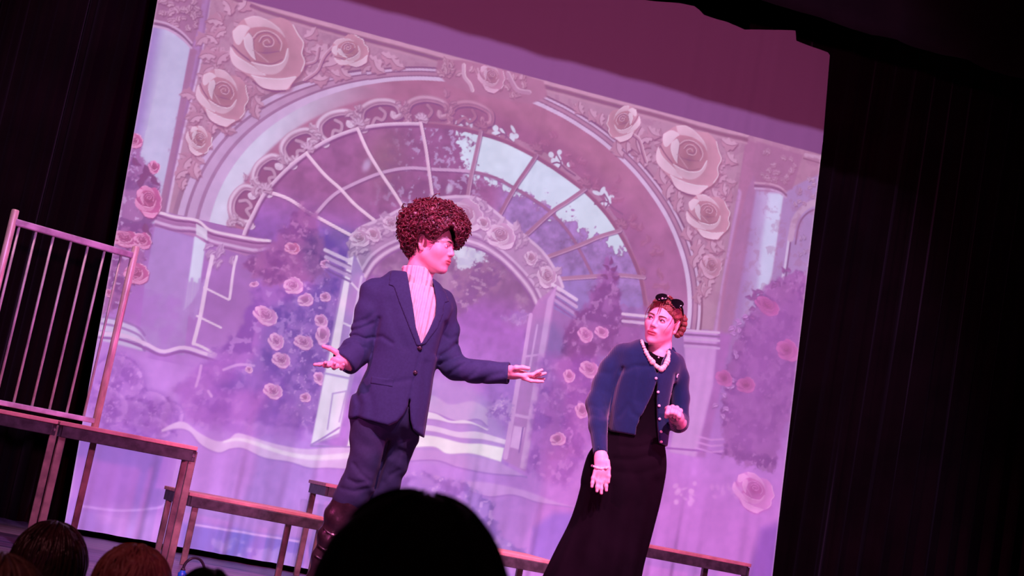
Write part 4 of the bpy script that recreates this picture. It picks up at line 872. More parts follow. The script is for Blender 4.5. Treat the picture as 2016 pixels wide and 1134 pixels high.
def vcol(me, cols, name='tint'):
    ca = me.color_attributes.new(name, 'FLOAT_COLOR', 'POINT'); ca.data.foreach_set('color', np.c_[cols, np.ones(len(cols))].astype(np.float32).ravel())
def verts_np(me):
    a = np.empty(len(me.vertices)*3, np.float32); me.vertices.foreach_get('co', a); return a.reshape(-1, 3).astype(float)

class Actor:
    """person whose local frame has x to the right of the view, y away from it, z up"""
    def __init__(s, foot_px, Y0):
        s.Y0 = Y0; s.ex = _r0.copy(); s.ey = np.array([sin(YAW), cos(YAW), 0.0]); s.o = np.zeros(3)
        w = s.world(*foot_px, 0); s.o = np.array([w[0], w[1], 0.0])
        s.o = s.o-s.ey*((s.o-CAM)@s.ey-Y0); s.S = F_PX/Y0*cos(PITCH)
    def world(s, px, py, dy=0.0):
        d = _fw+_rt*(px-CX)/F_PX+_up*(CY-py)/F_PX; return CAM+d*(s.Y0+dy)/(d@s.ey)
    def P(s, px, py, dy=0.0):
        w = s.world(px, py, dy)-s.o; return np.array([w@s.ex, w@s.ey, w[2]])
    def PL(s, pts): return np.array([s.P(*p) for p in pts])
    def XZ(s, pts): return s.PL(pts)[:, [0, 2]]
    def root(s, name, z=0.0): return empty(name, (s.o[0], s.o[1], z), -YAW)
    def rows(s, L):
        """loft rows from ((pxl, pyl), (pxr, pyr), y centre, half depth)"""
        out = []
        for l, r, yc, b in L:
            a = s.P(*l, yc); c = s.P(*r, yc); out.append(((a[2]+c[2])/2, a[0], c[0], yc, b))
        return out
def surf_y(f, X, Z, y0=-.45, y1=.4, n=90):
    """depth of the first surface of f seen along +y at (X, Z); nan where there is none"""
    X = np.asarray(X, float); Z = np.asarray(Z, float); ys = np.linspace(y0, y1, n); out = np.full(len(X), np.nan); prev = None
    for y in ys:
        d = f(np.stack([X, np.full(len(X), y), Z], 1))
        hit = np.isnan(out) & (d < 0)
        if prev is not None: out[hit] = (y-(y1-y0)/(n-1)*(-d[hit])/(np.maximum(prev[hit], 0)-d[hit]+1e-9))
        else: out[hit] = y
        prev = d
    return out
def patch(name, f, poly, off, thick, m, parent, step=.006, smooth_edge=True):
    """cloth panel of outline poly (local x, z) laid on the front of f"""
    poly = np.asarray(poly, float); lo = poly.min(0); hi = poly.max(0)
    xs = np.arange(lo[0]-step, hi[0]+2*step, step); zs = np.arange(lo[1]-step, hi[1]+2*step, step)
    X, Z = np.meshgrid(xs, zs); sd = s_poly2(X.ravel(), Z.ravel(), poly)
    keep = sd < step*1.45; Xk, Zk = X.ravel().copy(), Z.ravel().copy()
    for _ in range(3):      # snap outside points to the outline
        e = 1e-4; s0 = s_poly2(Xk, Zk, poly); gx = (s_poly2(Xk+e, Zk, poly)-s0)/e; gz = (s_poly2(Xk, Zk+e, poly)-s0)/e
        out = s0 > 0; Xk = np.where(out, Xk-gx*s0, Xk); Zk = np.where(out, Zk-gz*s0, Zk)
    Y = np.full(len(Xk), np.nan); Y[keep] = surf_y(f, Xk[keep], Zk[keep]); ok = keep & ~np.isnan(Y)
    sm = Y.copy()
    vid = np.full(len(Xk), -1); vid[ok] = np.arange(ok.sum()); n = len(xs)
    V = np.stack([Xk, sm-off, Zk], 1)[ok]; k, i = np.meshgrid(np.arange(len(zs)-1), np.arange(n-1), indexing='ij'); b = (k*n+i).ravel()
    q = vid[np.stack([b, b+1, b+1+n, b+n], 1)]; q = q[(q >= 0).all(1)]
    me = mesh_np(name, V, q); bm = bmesh.new(); bm.from_mesh(me)
    bmesh.ops.remove_doubles(bm, verts=bm.verts, dist=step*.42); bmesh.ops.dissolve_degenerate(bm, edges=bm.edges, dist=step*.2)
    bmesh.ops.recalc_face_normals(bm, faces=bm.faces); bm.to_mesh(me); bm.free(); me.update()
    if len(me.polygons) and np.mean([p.normal.y for p in me.polygons]) > 0: me.flip_normals()
    o = link(name, me, m, parent, smooth=True)
    md = o.modifiers.new('thickness', 'SOLIDIFY'); md.thickness = thick; md.offset = -1
    return o

# ------------------------------------------------------------------ head and hands
def head_sdf(P, R, c, s=1.0, fem=0.0, ears=(1, 1)):
    """face towards local -y; R maps head axes to the actor's, c = centre between the ears"""
    q = ((P-c)@R)/s; q = q/np.array([1-.06*fem, 1, 1]); x = np.abs(q[:, 0]); m = np.stack([x, q[:, 1], q[:, 2]], 1); A = lambda *v: np.array(v)
    d = s_ell(q, A(0, .017, .032), A(.076, .098, .086))
    d = smin(d, s_ell(q, A(0, -.033, -.036), A(.059-.003*fem, .064, .080)), .035)
    d = smin(d, s_cap(m, A(.046-.006*fem, -.006, -.058), A(.010, -.070, -.098+.005*fem), .022, .0170-.002*fem), .036)
    d = smin(d, s_ell(m, A(.038, -.055, -.022), A(.026, .027, .026)), .030)
    d = smin(d, s_cap(m, A(.010, -.088, .026), A(.046, -.070, .024), .0085, .008), .016)          # brow
    d = smin(d, s_ell(q, A(0, -.083, -.098), A(.017, .016, .016)), .016)                             # chin
    d = smax(d, -s_ell(m, A(.032, -.101, .006), A(.018, .016, .011)), .014)                           # eye hollow
    d = smin(d, s_cap(q, A(0, -.086, .018), A(0, -.107, -.020), .0075, .0095), .014)                  # nose
    d = smin(d, s_ell(q, A(0, -.1065, -.0255), A(.0105, .010, .0085)), .008)
    d = smin(d, s_ell(m, A(.0125-.0018*fem, -.097, -.029), A(.0082-.001*fem, .011, .0072)), .006)
    d = smax(d, -s_ell(m, A(.0065, -.104, -.036), A(.0042, .006, .004)), .003)
    # eyelids over the eyeballs
    d = smin(d, np.maximum(s_ell(m, A(.0305, -.0795, .006), A(.0150, .0138, .0128)), -(np.abs(q[:, 2]-.0050)-(.0042-.0040*((x-.0305)/.0135)**2))), .004)
    # mouth
    d = smin(d, s_ell(q, A(0, -.085, -.060), A(.029, .018, .022)), .016)
    d = smin(d, s_ell(q, A(0, -.0995, -.0555), A(.0225, .0075, .0052)), .005); d = smin(d, s_ell(q, A(0, -.098, -.0665), A(.0195, .0075, .0062)), .005)
    d = smax(d, -s_ell(np.stack([q[:, 0], q[:, 1], q[:, 2]+5*fem*q[:, 0]**2], 1), A(0, -.108, -.0605), A(.024, .009, .0016)), .0025)
    d = smax(d, -s_ell(q, A(0, -.107, -.045), A(.004, .006, .008)), .004)
    # ears
    for sg, on in ((-1, ears[0]), (1, ears[1])):
        if not on: continue
        ec = A(sg*.0775, .018, -.004); Re = rot_m(sg*24, 0, sg*8); d = smin(d, s_ell(q, ec, A(.0085, .0195, .033), Re), .006)
        d = smax(d, -s_ell(q, ec+A(sg*.0075, -.003, .004), A(.006, .0115, .021), Re), .004); d = smin(d, s_ell(q, ec+A(-sg*.002, -.010, -.028), A(.007, .009, .010)), .006)
    return d*s
def head_tint(V, R, c, s, base, lip, fem=0.0):
    q = ((V-c)@R)/s; col = np.ones((len(V), 3))*np.array(base[:3]); x = np.abs(q[:, 0])
    lipm = np.clip(1.25-np.sqrt((q[:, 0]/.024)**2+((q[:, 2]+.061)/.0125)**2), 0, .35)/.35*(q[:, 1] < -.09)
    col += (np.array(lip)-col)*np.clip(lipm, 0, 1)[:, None]
    return col
def finger(P, base, dirs, lens, r0, r1, k=.006):
    p = np.asarray(base, float); d = None
    for i, (dv, L) in enumerate(zip(dirs, lens)):
        dv = np.asarray(dv, float); dv = dv/np.linalg.norm(dv); b = p+dv*L; ra = r0+(r1-r0)*i/len(lens); rb = r0+(r1-r0)*(i+1)/len(lens)
        e = s_cap(P, p, b, ra, rb); d = e if d is None else smin(d, e, k); p = b
    return d
def skin_mat(name, base):
    m = bpy.data.materials.new(name); m.use_nodes = True; nt = m.node_tree; b = nt.nodes['Principled BSDF']
    a = nt.nodes.new('ShaderNodeAttribute'); a.attribute_name = 'tint'; n = nt.nodes.new('ShaderNodeTexNoise'); n.inputs['Scale'].default_value = 40; n.inputs['Detail'].default_value = 4
    mx = nt.nodes.new('ShaderNodeMixRGB'); mx.blend_type = 'OVERLAY'; mx.inputs[0].default_value = .10
    nt.links.new(a.outputs['Color'], mx.inputs[1]); nt.links.new(n.outputs['Fac'], mx.inputs[2]); nt.links.new(mx.outputs[0], b.inputs['Base Color'])
    b.inputs['Roughness'].default_value = .48; b.inputs['Subsurface Weight'].default_value = .12; b.inputs['Subsurface Scale'].default_value = .008; b.inputs['Subsurface Radius'].default_value = (1, .4, .25)
    return m
def ball(name, c, r, m, parent, sub=2, scale=(1, 1, 1)):
    bm = bmesh.new(); bmesh.ops.create_icosphere(bm, subdivisions=sub, radius=r)
    bmesh.ops.scale(bm, verts=bm.verts, vec=scale); bmesh.ops.translate(bm, verts=bm.verts, vec=Vector(c))
    me = bpy.data.meshes.new(name); bm.to_mesh(me); bm.free(); return link(name, me, m, parent, smooth=True)
# ================================================================== man in the dark suit
def build_man():
    A = Actor((640, 1222), 6.28); S = A.S; k = lambda r: r/S; P_ = A.P
    root = A.root('person')
    tag(root, 'curly-haired person in dark navy suit and cream turtleneck, arms spread, palms up', 'person')
    skin = skin_mat('skin_light', None); base = (.80, .49, .47)
    suit = mat('navy_suit_wool', (.024, .042, .100, 1), .8, .07, 90, bump=.08, bump_scale=420, sheen=.06, spec=.25)
    suit2 = mat('navy_suit_trouser', (.020, .032, .066, 1), .8, .07, 90, bump=.08, bump_scale=420, sheen=.05, spec=.25)
    # ---- head, neck
    R = rot_m(66, 4, -2); c = P_(851, 483); s = .96
    nb = P_(818, 560, .03); nt_ = c+R@np.array([0, .030, -.050])
    def f_head(P):
        d = head_sdf(P, R, c, s, 0.0); return smin(d, s_chain(P, [nt_, (nt_+nb)/2+np.array([.004, 0, 0]), nb], [.054, .055, .062], .02), .022)
    hd = sdf_mesh('h', f_head, c-np.array([.14, .14, .25]), c+np.array([.16, .14, .15]), .0024, True)
    # ---- hands
    wl = P_(690, 716, -.10); pl = P_(668, 711, -.135)
    def f_hl(P):
        d = s_chain(P, [P_(715, 700, -.06), wl, P_(682, 713, -.112)], [.030, .026, .026], .02)
        d = smin(d, s_cap(P, P_(682, 711, -.115), P_(664, 712, -.14), .026, .030, ((0.15, .25, 1), .62)), .02)
        d = smin(d, finger(P, P_(672, 702, -.130), [(-1, -.2, .55), (-1, -.15, .35), (-1, 0, .12)], [.030, .030, .026], .0125, .0085), .012)
        d = smin(d, finger(P, P_(655, 714, -.150), [(-.8, -.5, -.35), (-.85, -.3, -.30), (-.9, -.1, -.2)], [.034, .024, .020], .0095, .0070), .007)
        d = smin(d, finger(P, P_(657, 718, -.158), [(-.55, -.8, -.30), (-.3, -.8, -.1), (.1, -.7, .45)], [.038, .026, .020], .0098, .0075), .006)
        d = smin(d, finger(P, P_(664, 721, -.160), [(-.22, -.9, -.30), (-.05, -.9, .05), (.2, -.6, .6)], [.036, .026, .020], .0095, .0072), .006)
        d = smin(d, finger(P, P_(674, 722, -.152), [(.02, -.9, -.30), (.12, -.8, .1), (.25, -.5, .6)], [.030, .020, .017], .0088, .0066), .006)
        return d
    hl = sdf_mesh('h', f_hl, P_(628, 750, 0)*[1, 0, 1]+np.array([-.02, -.32, -.02]), P_(725, 672, 0)*[1, 0, 1]+np.array([.02, .0, .02]), .0021, True)
    def f_hr(P):
        d = s_chain(P, [P_(975, 731, .0), P_(1004, 733, -.005), P_(1014, 735, -.01)], [.030, .0255, .025], .02)
        d = smin(d, s_cap(P, P_(1014, 734, -.01), P_(1032, 739, -.02), .026, .028, ((.25, -.35, 1), .60)), .018)
        d = smin(d, finger(P, P_(1006, 728, -.035), [(.75, -.55, .45), (1, -.1, .22), (1, .1, .02)], [.026, .030, .024], .0115, .0080), .010)
        d = smin(d, finger(P, P_(1034, 737, -.036), [(.9, -.15, .10), (.75, 0, .62), (.8, .05, .55)], [.030, .026, .020], .0088, .0062), .006)
        d = smin(d, finger(P, P_(1036, 740, -.020), [(.95, .05, .12), (.85, .05, .42), (.85, .05, .45)], [.034, .028, .022], .0088, .0064), .006)
        d = smin(d, finger(P, P_(1035, 743, -.002), [(.95, .15, -.02), (.95, .1, .16), (.95, .1, .25)], [.034, .026, .020], .0086, .0062), .006)
        d = smin(d, finger(P, P_(1030, 745, -.030), [(.9, -.25, -.12), (1, -.1, .10), (1, 0, .16)], [.036, .028, .022], .0082, .0060), .006)
        return d
    hr = sdf_mesh('h', f_hr, P_(965, 770, 0)*[1, 0, 1]+np.array([-.01, -.14, -.02]), P_(1072, 700, 0)*[1, 0, 1]+np.array([.02, .14, .02]), .0021, True)
    # ---- body core hidden by the clothes
    def f_core(P):
        d = s_chain(P, [P_(818, 570, .02), P_(800, 640), P_(775, 760), P_(762, 830)], [.05, .075, .07, .06], .04)
        d = smin(d, s_chain(P, [P_(735, 585, -.02), P_(722, 670, -.03), P_(700, 706, -.08)], [.035, .025, .022], .02), .02)
        d = smin(d, s_chain(P, [P_(872, 595, .04), P_(884, 712, .045), P_(985, 733, .0)], [.035, .020, .022], .01), .02)
        d = smin(d, s_chain(P, [P_(735, 850), P_(712, 960), P_(640, 1085), P_(622, 1195)], [.045, .04, .025, .02], .03), .01)
        return smin(d, s_chain(P, [P_(790, 860, .06), P_(752, 985, .07), P_(722, 1100, .1), P_(705, 1195, .12)], [.04, .035, .025, .02], .03), .01)
    co = sdf_mesh('h', f_core, (-.45, -.25, .03), (1.05, .3, 1.62), .012, True)
    me = join_np('body', [hd, hl, hr, co]); V = verts_np(me); col = head_tint(V, R, c, s, base, (.62, .22, .20))
    vcol(me, col); link('body', me, skin, root, smooth=True)
    # ---- eyes and brows
    m_eye = mat('eye_white', (.75, .70, .68, 1), .2); m_iris = mat('eye_brown', (.06, .03, .02, 1), .2); m_brow = mat('brow_dark', (.035, .016, .012, 1), .8)
    for sg in (-1, 1):
        e = ball('eye', c+R@(np.array([sg*.0305, -.0795, .0055])*s), .0128*s, m_eye, root, 3)
        ball('iris', c+R@(np.array([sg*.0285, -.0885, .0055])*s), .0056*s, m_iris, e, 2)
        pts = [c+R@(np.array([sg*t, -.100+.5*abs(t-.02)**1.3, .0265-8*(t-.033)**2])*s) for t in np.linspace(.012, .052, 8)]
        link('eyebrow', tube_mesh('eyebrow', pts, [.0016, .003, .0034, .0034, .003, .0026, .002, .001], 6), m_brow, root, smooth=True)
    # ---- hair: a curly mop
    m_hair = mat('dark_brown_curls', (.085, .018, .018, 1), .42, .5, 30, spec=.6)
    hc = P_(851, 446, .01)
    face_poly = A.XZ([(823, 492), (824, 474), (830, 466), (837, 470), (844, 480), (858, 482), (866, 474), (874, 466), (891, 455), (896, 468), (896, 486), (905, 490), (940, 500), (930, 560), (840, 560), (812, 512), (822, 502)])
    out_poly = A.XZ([(848, 389), (825, 392), (803, 402), (788, 420), (779, 440), (780, 462), (788, 484), (798, 500), (806, 510), (818, 505), (828, 494), (845, 484), (870, 482), (900, 490), (912, 480), (922, 466), (928, 450), (922, 425), (908, 406), (885, 394), (866, 389)])
    def f_hair(P):
        d = s_ell(P, hc+np.array([0, .015, .0]), (k(74), .150, k(60))); d = smin(d, s_ell(P, P_(812, 478, .03), (k(30), .10, k(34))), .04); d = smin(d, s_ell(P, P_(900, 458, -.01), (k(28), .10, k(30))), .04)
        d = smax(d, s_poly2(P[:, 0], P[:, 2], out_poly)+.006, .03)
        fp = s_poly2(P[:, 0], P[:, 2], face_poly); yl = np.maximum(fp, P[:, 1]-(c[1]+.035)); d = smax(d, -yl, .008)
        return d
    hb = sdf_mesh('h', lambda P: f_hair(P)+.006*np.sin(P[:, 0]*160)*np.sin(P[:, 1]*150+1)*np.sin(P[:, 2]*170)+.004, hc-np.array([.22, .22, .2]), hc+np.array([.22, .22, .2]), .005, True)
    rn = np.random.default_rng(12); parts = [hb]; vv = hb[0]; pick = vv[rn.choice(len(vv), 3200)]
    pick = pick[pick[:, 1] < hc[1]+.12]; pick = pick[~((pick[:, 1] < c[1]+.03) & (s_poly2(pick[:, 0], pick[:, 2], face_poly) < .010))]
    keep = []
    for p in pick:
        if not keep or ((np.array(keep)-p)**2).sum(1).min() > .0088**2: keep.append(p)
    keep = np.array(keep); e = 1e-3; G = np.stack([f_hair(keep+np.eye(3)[a]*e)-f_hair(keep-np.eye(3)[a]*e) for a in range(3)], 1)
    for p, g in zip(keep, G):
        g = g/(np.linalg.norm(g)+1e-9)
        t1 = np.cross(g, rn.normal(size=3)); t1 /= np.linalg.norm(t1); t2 = np.cross(g, t1); r = .005+.006*rn.random(); th = np.linspace(0, 2*pi*(.45+.5*rn.random()), 11)
        tl = rn.normal()*.9; rr_ = r*(1+.5*np.linspace(0, 1, 11)*rn.normal())
        cur = p+g*(.001+.005*rn.random())+(np.cos(th)*rr_)[:, None]*t1+(np.sin(th)*rr_)[:, None]*(t2*math.cos(tl)+g*math.sin(tl))+np.outer(th/6*.012-.004, g)
        parts.append(tube_np(cur, (.0026+.0016*rn.random())*(1-.5*np.linspace(-.6, 1, 11)**2)))
    link('hair', join_np('hair', parts), m_hair, root, smooth=True)
    # ---- turtleneck
    rows = A.rows([((770, 533), (862, 552), .01, .085), ((716, 572), (896, 604), .005, .115), ((728, 640), (884, 672), 0, .135), ((730, 690), (872, 720), 0, .135), ((712, 735), (862, 765), 0, .137), ((690, 780), (853, 815), 0, .142), ((684, 826), (842, 858), 0, .145), ((682, 850), (836, 880), 0, .145)])
    LF = Loft(rows, 2.3)
    sil = A.XZ([(796, 514), (780, 526), (752, 538), (733, 546), (720, 558), (714, 580), (722, 620), (735, 660), (731, 690), (727, 710), (711, 735), (700, 757), (690, 778), (685, 806), (684, 825), (700, 827), (717, 828), (742, 835), (768, 841), (785, 833), (797, 820), (804, 806), (808, 793),
                (809, 812), (810, 830), (815, 848), (824, 856), (835, 862), (841, 820), (848, 778), (853, 740), (860, 708), (868, 680), (878, 644), (893, 610), (893, 592), (884, 575), (868, 560), (852, 548), (840, 560), (810, 540)])
    knit = knit_mat('cream_rib_knit', (.80, .70, .62, 1), 95)
    def f_tn(P):
        d = s_chain(P, [P_(815, 700, -.02), P_(822, 610, -.01), P_(822, 575, .0)], [.118, .112, .078], .05)
        d = smax(smax(d, LF(P, -.012), .004), s_poly2(P[:, 0], P[:, 2], sil)+.010, .006)
        return smax(d, P[:, 2]-P_(822, 562)[2], .01)
    tw = sdf_mesh('sweater', f_tn, P_(740, 760)+np.array([-.05, -.2, 0]), P_(890, 530)+np.array([.05, .2, .02]), .006); sw = link('sweater', tw, knit, root, smooth=True)
    ca, cb = P_(824, 572, .004), P_(820, 528, .012); ax = (cb-ca)/np.linalg.norm(cb-ca)
    def f_col(P):
        d = s_chain(P, [ca, cb+ax*.02], [.0665, .0635], .02); w = (P-ca)@ax; L = np.linalg.norm(cb-ca); tilt = (P[:, 0]-cb[0])*-.22
        d = smax(d, np.maximum(-w, w-L-tilt), .008); return smax(d, -s_chain(P, [ca-ax*.1, cb+ax*.1], [.0575, .0575], .02), .006)
    link('roll_collar', sdf_mesh('roll_collar', f_col, np.minimum(ca, cb)-.09, np.maximum(ca, cb)+.09, .004), knit, sw, smooth=True)
    # ---- jacket
    vee = A.XZ([(793, 500), (803, 543), (815, 610), (821, 651), (831, 684), (845, 657), (858, 627), (860, 600), (855, 567), (851, 530)])
    creases = [(A.XZ(l), k(w), dp) for l, w, dp in [([(748, 634), (742, 660), (735, 690), (722, 725), (700, 770)], 5, .012), ([(735, 668), (755, 668), (775, 682)], 4, .006), ([(831, 690), (822, 730), (813, 770), (808, 795)], 2.6, .006), ([(760, 760), (790, 756), (812, 752)], 5, .003),
                ([(700, 770), (712, 800), (708, 825)], 7, .007), ([(878, 640), (866, 670), (858, 700)], 5, .009), ([(720, 760), (735, 790), (738, 825)], 8, .005), ([(840, 720), (836, 780), (832, 840)], 7, .005), ([(772, 600), (780, 650), (800, 690)], 9, .004)]]
    sl = [P_(733, 572, -.025), P_(724, 620, -.035), P_(711, 672, -.045), P_(701, 690, -.065), P_(689, 704, -.088), P_(676, 716, -.108)]; rl = [k(23), k(25), k(25), k(27), k(27), k(25.5)]
    sr = [P_(872, 596, .045), P_(879, 650, .05), P_(881, 700, .05), P_(893, 722, .04), P_(930, 731, .025), P_(1002, 735, .0)]; rr = [k(25), k(24), k(24.5), k(24), k(22.5), k(22)]
    cl = P_(676, 716, -.108); dl = sl[-1]-sl[-2]; dl /= np.linalg.norm(dl); dr = sr[-1]-sr[-2]; dr /= np.linalg.norm(dr)
    asc = [(A.XZ(l), k(w), dp) for l, w, dp in [([(683, 668), (700, 664), (722, 672), (736, 668)], 3, .009), ([(690, 655), (712, 652), (738, 640)], 3.5, .007), ([(700, 640), (725, 634), (745, 618)], 4, .006), ([(680, 686), (700, 680), (722, 690)], 3, .006), ([(868, 700), (885, 690), (898, 676)], 4, .008), ([(866, 716), (890, 708), (905, 700)], 3.5, .007), ([(885, 735), (905, 722), (925, 712)], 4, .006), ([(915, 748), (935, 735), (950, 718)], 4.5, .005), ([(950, 750), (968, 740), (990, 736)], 4.5, .004), ([(872, 660), (886, 668), (898, 660)], 4, .004)]]
    def f_jk(P):
        d = LF(P); d = smax(d, s_poly2(P[:, 0], P[:, 2], sil), .012)
        x, z = P[:, 0], P[:, 2]
        fr = P[:, 1] < .05
        for l, w, dp in creases: d = d+np.where(fr, dp*np.exp(-(d_line2(x, z, l)/w)**2), 0)
        v = s_poly2(x, z, vee); d = smax(d, -np.maximum(v, P[:, 1]-.02), .005)
        hole = s_chain(P, [P_(822, 500, .01), P_(822, 600, .01)], [.068, .070], .01); d = smax(d, -hole, .006)
        a = s_chain(P, sl, rl, .02); b = s_chain(P, sr, rr, .02)
        a = smax(a, (P-cl)@dl, .006); b = smax(b, (P-sr[-1])@dr, .005)
        for l, w, dp in asc:
            g = dp*np.exp(-(d_line2(x, z, l)/w)**2); a = a+g; b = b+g
        a = a+.0022*np.sin(z*70+x*40+P[:, 1]*30); b = b+.0022*np.sin(x*60-z*50+P[:, 1]*40)
        ha = s_chain(P, sl[-3:], [k(20)]*3, .01); hb_ = s_chain(P, sr[-2:], [k(16.5)]*2, .01)
        d = smin(d, a, .03); d = smin(d, b, .03)
        return smax(smax(d, -np.maximum(ha, -((P-cl)@dl)-.05), .004), -np.maximum(hb_, -((P-sr[-1])@dr)-.025), .004)
    jm = sdf_mesh('jacket', f_jk, (-.40, -.30, .62), (1.02, .26, 1.60), .0055)
    jk = link('jacket', jm, suit, root, smooth=True)
    f_lap = lambda P: LF(P, .001)
    patch('lapel', f_lap, A.XZ([(793, 517), (803, 543), (815, 610), (821, 651), (832, 685), (823, 687), (808, 650), (789, 602), (778, 570), (768, 566), (770, 540), (779, 526)]), .004, .005, suit, jk)
    patch('lapel', f_lap, A.XZ([(853, 552), (856, 567), (861, 600), (859, 627), (846, 657), (832, 685), (839, 684), (862, 652), (874, 622), (876, 600), (884, 596), (876, 572), (866, 560)]), .004, .005, suit, jk)
    patch('pocket_flap', f_jk, A.XZ([(735, 745), (778, 752), (776, 766), (733, 759)]), .002, .003, suit, jk)
    m_btn = mat('dark_button', (.012, .010, .014, 1), .35)
    for px_, py_ in ((828, 692), (819, 739)):
        q = P_(px_, py_); yy = surf_y(f_jk, [q[0]], [q[2]])[0]; yy = -.13 if np.isnan(yy) else yy
        ball('button', (q[0], yy-.003, q[2]), .0115, m_btn, jk, 2, (1, .4, 1))
    # ---- trousers
    ll = [P_(728, 820, -.01), P_(727, 855, -.015), P_(721, 905, -.03), P_(709, 945, -.035), P_(692, 978, -.03), P_(676, 1000, -.02)]; lr_ = [k(37), k(36), k(32), k(32.5), k(32), k(26)]
    r2 = [P_(795, 830, .03), P_(791, 862, .04), P_(776, 910, .06), P_(762, 950, .07), P_(748, 985, .07), P_(738, 1010, .07)]; rr2 = [k(33), k(31), k(27), k(25), k(24), k(20)]
    tc = [(A.XZ(l), k(w), dp) for l, w, dp in [([(764, 868), (757, 900), (748, 930), (738, 960)], 4, .012), ([(700, 915), (715, 935), (732, 948)], 4, .007), ([(690, 945), (705, 952), (722, 950)], 4, .007), ([(676, 962), (700, 968), (725, 962)], 4, .006), ([(770, 900), (785, 885), (800, 890)], 5, .006), ([(756, 950), (768, 935), (785, 925)], 4, .006), ([(745, 850), (752, 880), (750, 910)], 6, .004), ([(795, 850), (790, 880), (776, 920)], 6, .005)]]
    def f_tr(P):
        d = smin(s_chain(P, ll, lr_, .02), s_chain(P, r2, rr2, .02), .012); d = smin(d, s_ell(P, P_(762, 815), (k(70), .125, k(52))), .03)
        for l, w, dp in tc: d = d+dp*np.exp(-(d_line2(P[:, 0], P[:, 2], l)/w)**2)
        return d+.0018*np.sin(P[:, 2]*75+P[:, 0]*50)
    link('trousers', sdf_mesh('trousers', f_tr, (-.25, -.22, .34), (.62, .26, 1.08), .006), suit2, root, smooth=True)
    # ---- tall boots
    lea = mat('dark_brown_leather', (.030, .018, .020, 1), .30, .35, 14, bump=.35, bump_scale=26, spec=.7); m_bk = mat('buckle_metal', (.75, .68, .62, 1), .25, metal=.9)
    def boot(pts, rad, toe, sole_z=.0):
        pts = [np.asarray(p) for p in pts]; an = pts[-1]
        heel = np.array([an[0]-toe[0]*.035, an[1]-toe[1]*.035, .045]); ball_ = np.array([an[0]+toe[0]*.12, an[1]+toe[1]*.12, .032]); tip = np.array([an[0]+toe[0]*.19, an[1]+toe[1]*.19, .026])
        def f(P):
            d = s_chain(P, pts, rad, .02); d = smin(d, s_chain(P, [an, heel*[1, 1, 0]+[0, 0, .05]], [rad[-1], .036], .02), .03)
            d = smin(d, s_chain(P, [heel, ball_, tip], [.042, .042, .030], .02), .04)
            d = d+.0035*np.sin(P[:, 2]*60+P[:, 0]*45)*np.clip((pts[0][2]-P[:, 2])/.1, 0, 1)
            return smax(smax(d, sole_z-P[:, 2], .004), (P[:, 2]-pts[0][2]), .006)
        b = np.array(pts+[heel, tip]); o = link('boot', sdf_mesh('boot', f, b.min(0)*[1, 1, 0]+[-.09, -.09, -.02], b.max(0)+[.09, .09, .05], .006), lea, root, smooth=True)
        return o, f
    b1, fb = boot([P_(689, 984, -.03), P_(668, 1015, -.02), P_(648, 1055, -.01), P_(634, 1092, 0), P_(622, 1135, .01), P_(616, 1165, .01)], [k(31.5), k(27), k(20), k(16.5), k(16), k(17)], (.55, -.83))
    boot([P_(747, 990, .07), P_(738, 1030, .075), P_(728, 1090, .09), P_(720, 1140, .10), P_(712, 1175, .11)], [k(24), k(24), k(19), k(16), k(17)], (.6, -.8))
    for (x0, y0), (x1, y1) in (((640, 1040), (668, 1052)), ((628, 1072), (655, 1082)), ((622, 1092), (650, 1100))):
        pts = []
        for t in np.linspace(0, 1, 9):
            q = P_(x0+(x1-x0)*t, y0+(y1-y0)*t+5*math.sin(pi*t)); yy = surf_y(fb, [q[0]], [q[2]])[0]
            if not np.isnan(yy): pts.append((q[0], yy-.003, q[2]))
        if len(pts) > 3:
            link('strap', tube_mesh('strap', pts, .004, 8), lea, b1, smooth=True); mp_ = pts[len(pts)//2+1]
            ball('buckle', (mp_[0], mp_[1]-.006, mp_[2]), .0075, m_bk, b1, 2, (1.2, .4, .8))
    return A
def tube_np(pts, rad, n=6):
    pts = np.asarray(pts, float); m = len(pts); T = np.gradient(pts, axis=0); T /= np.linalg.norm(T, axis=1)[:, None]+1e-12
    N = np.cross(T, np.array([.3, .5, .8])); N /= np.linalg.norm(N, axis=1)[:, None]+1e-9; B = np.cross(T, N); a = np.arange(n)/n*2*pi; rad = np.broadcast_to(rad, (m,))
    V = (pts[:, None]+rad[:, None, None]*(np.cos(a)[None, :, None]*N[:, None]+np.sin(a)[None, :, None]*B[:, None])).reshape(-1, 3)
    i, j = np.meshgrid(np.arange(m-1), np.arange(n), indexing='ij'); i = i.ravel(); j = j.ravel(); j2 = (j+1) % n
    q = np.stack([i*n+j, i*n+j2, (i+1)*n+j2, (i+1)*n+j], 1)
    if n == 6: q = np.vstack([q, [[0, 3, 2, 1], [0, 5, 4, 3]], np.array([[0, 1, 2, 3], [0, 3, 4, 5]])+(m-1)*n])
    return V, q
def knit_mat(name, color, freq):
    m = mat(name, color, .85, .06, 60, sheen=.3, spec=.2); nt = m.node_tree; b = nt.nodes['Principled BSDF']
    tc = nt.nodes.new('ShaderNodeTexCoord'); wv = nt.nodes.new('ShaderNodeTexWave'); wv.bands_direction = 'X'; wv.inputs['Scale'].default_value = freq/6.28; wv.inputs['Distortion'].default_value = .6; wv.inputs['Detail'].default_value = 1
    nt.links.new(tc.outputs['Object'], wv.inputs['Vector']); bp = nt.nodes.new('ShaderNodeBump'); bp.inputs['Strength'].default_value = .9; bp.inputs['Distance'].default_value = .006
    nt.links.new(wv.outputs['Fac'], bp.inputs['Height']); nt.links.new(bp.outputs[0], b.inputs['Normal'])
    return m
build_man()
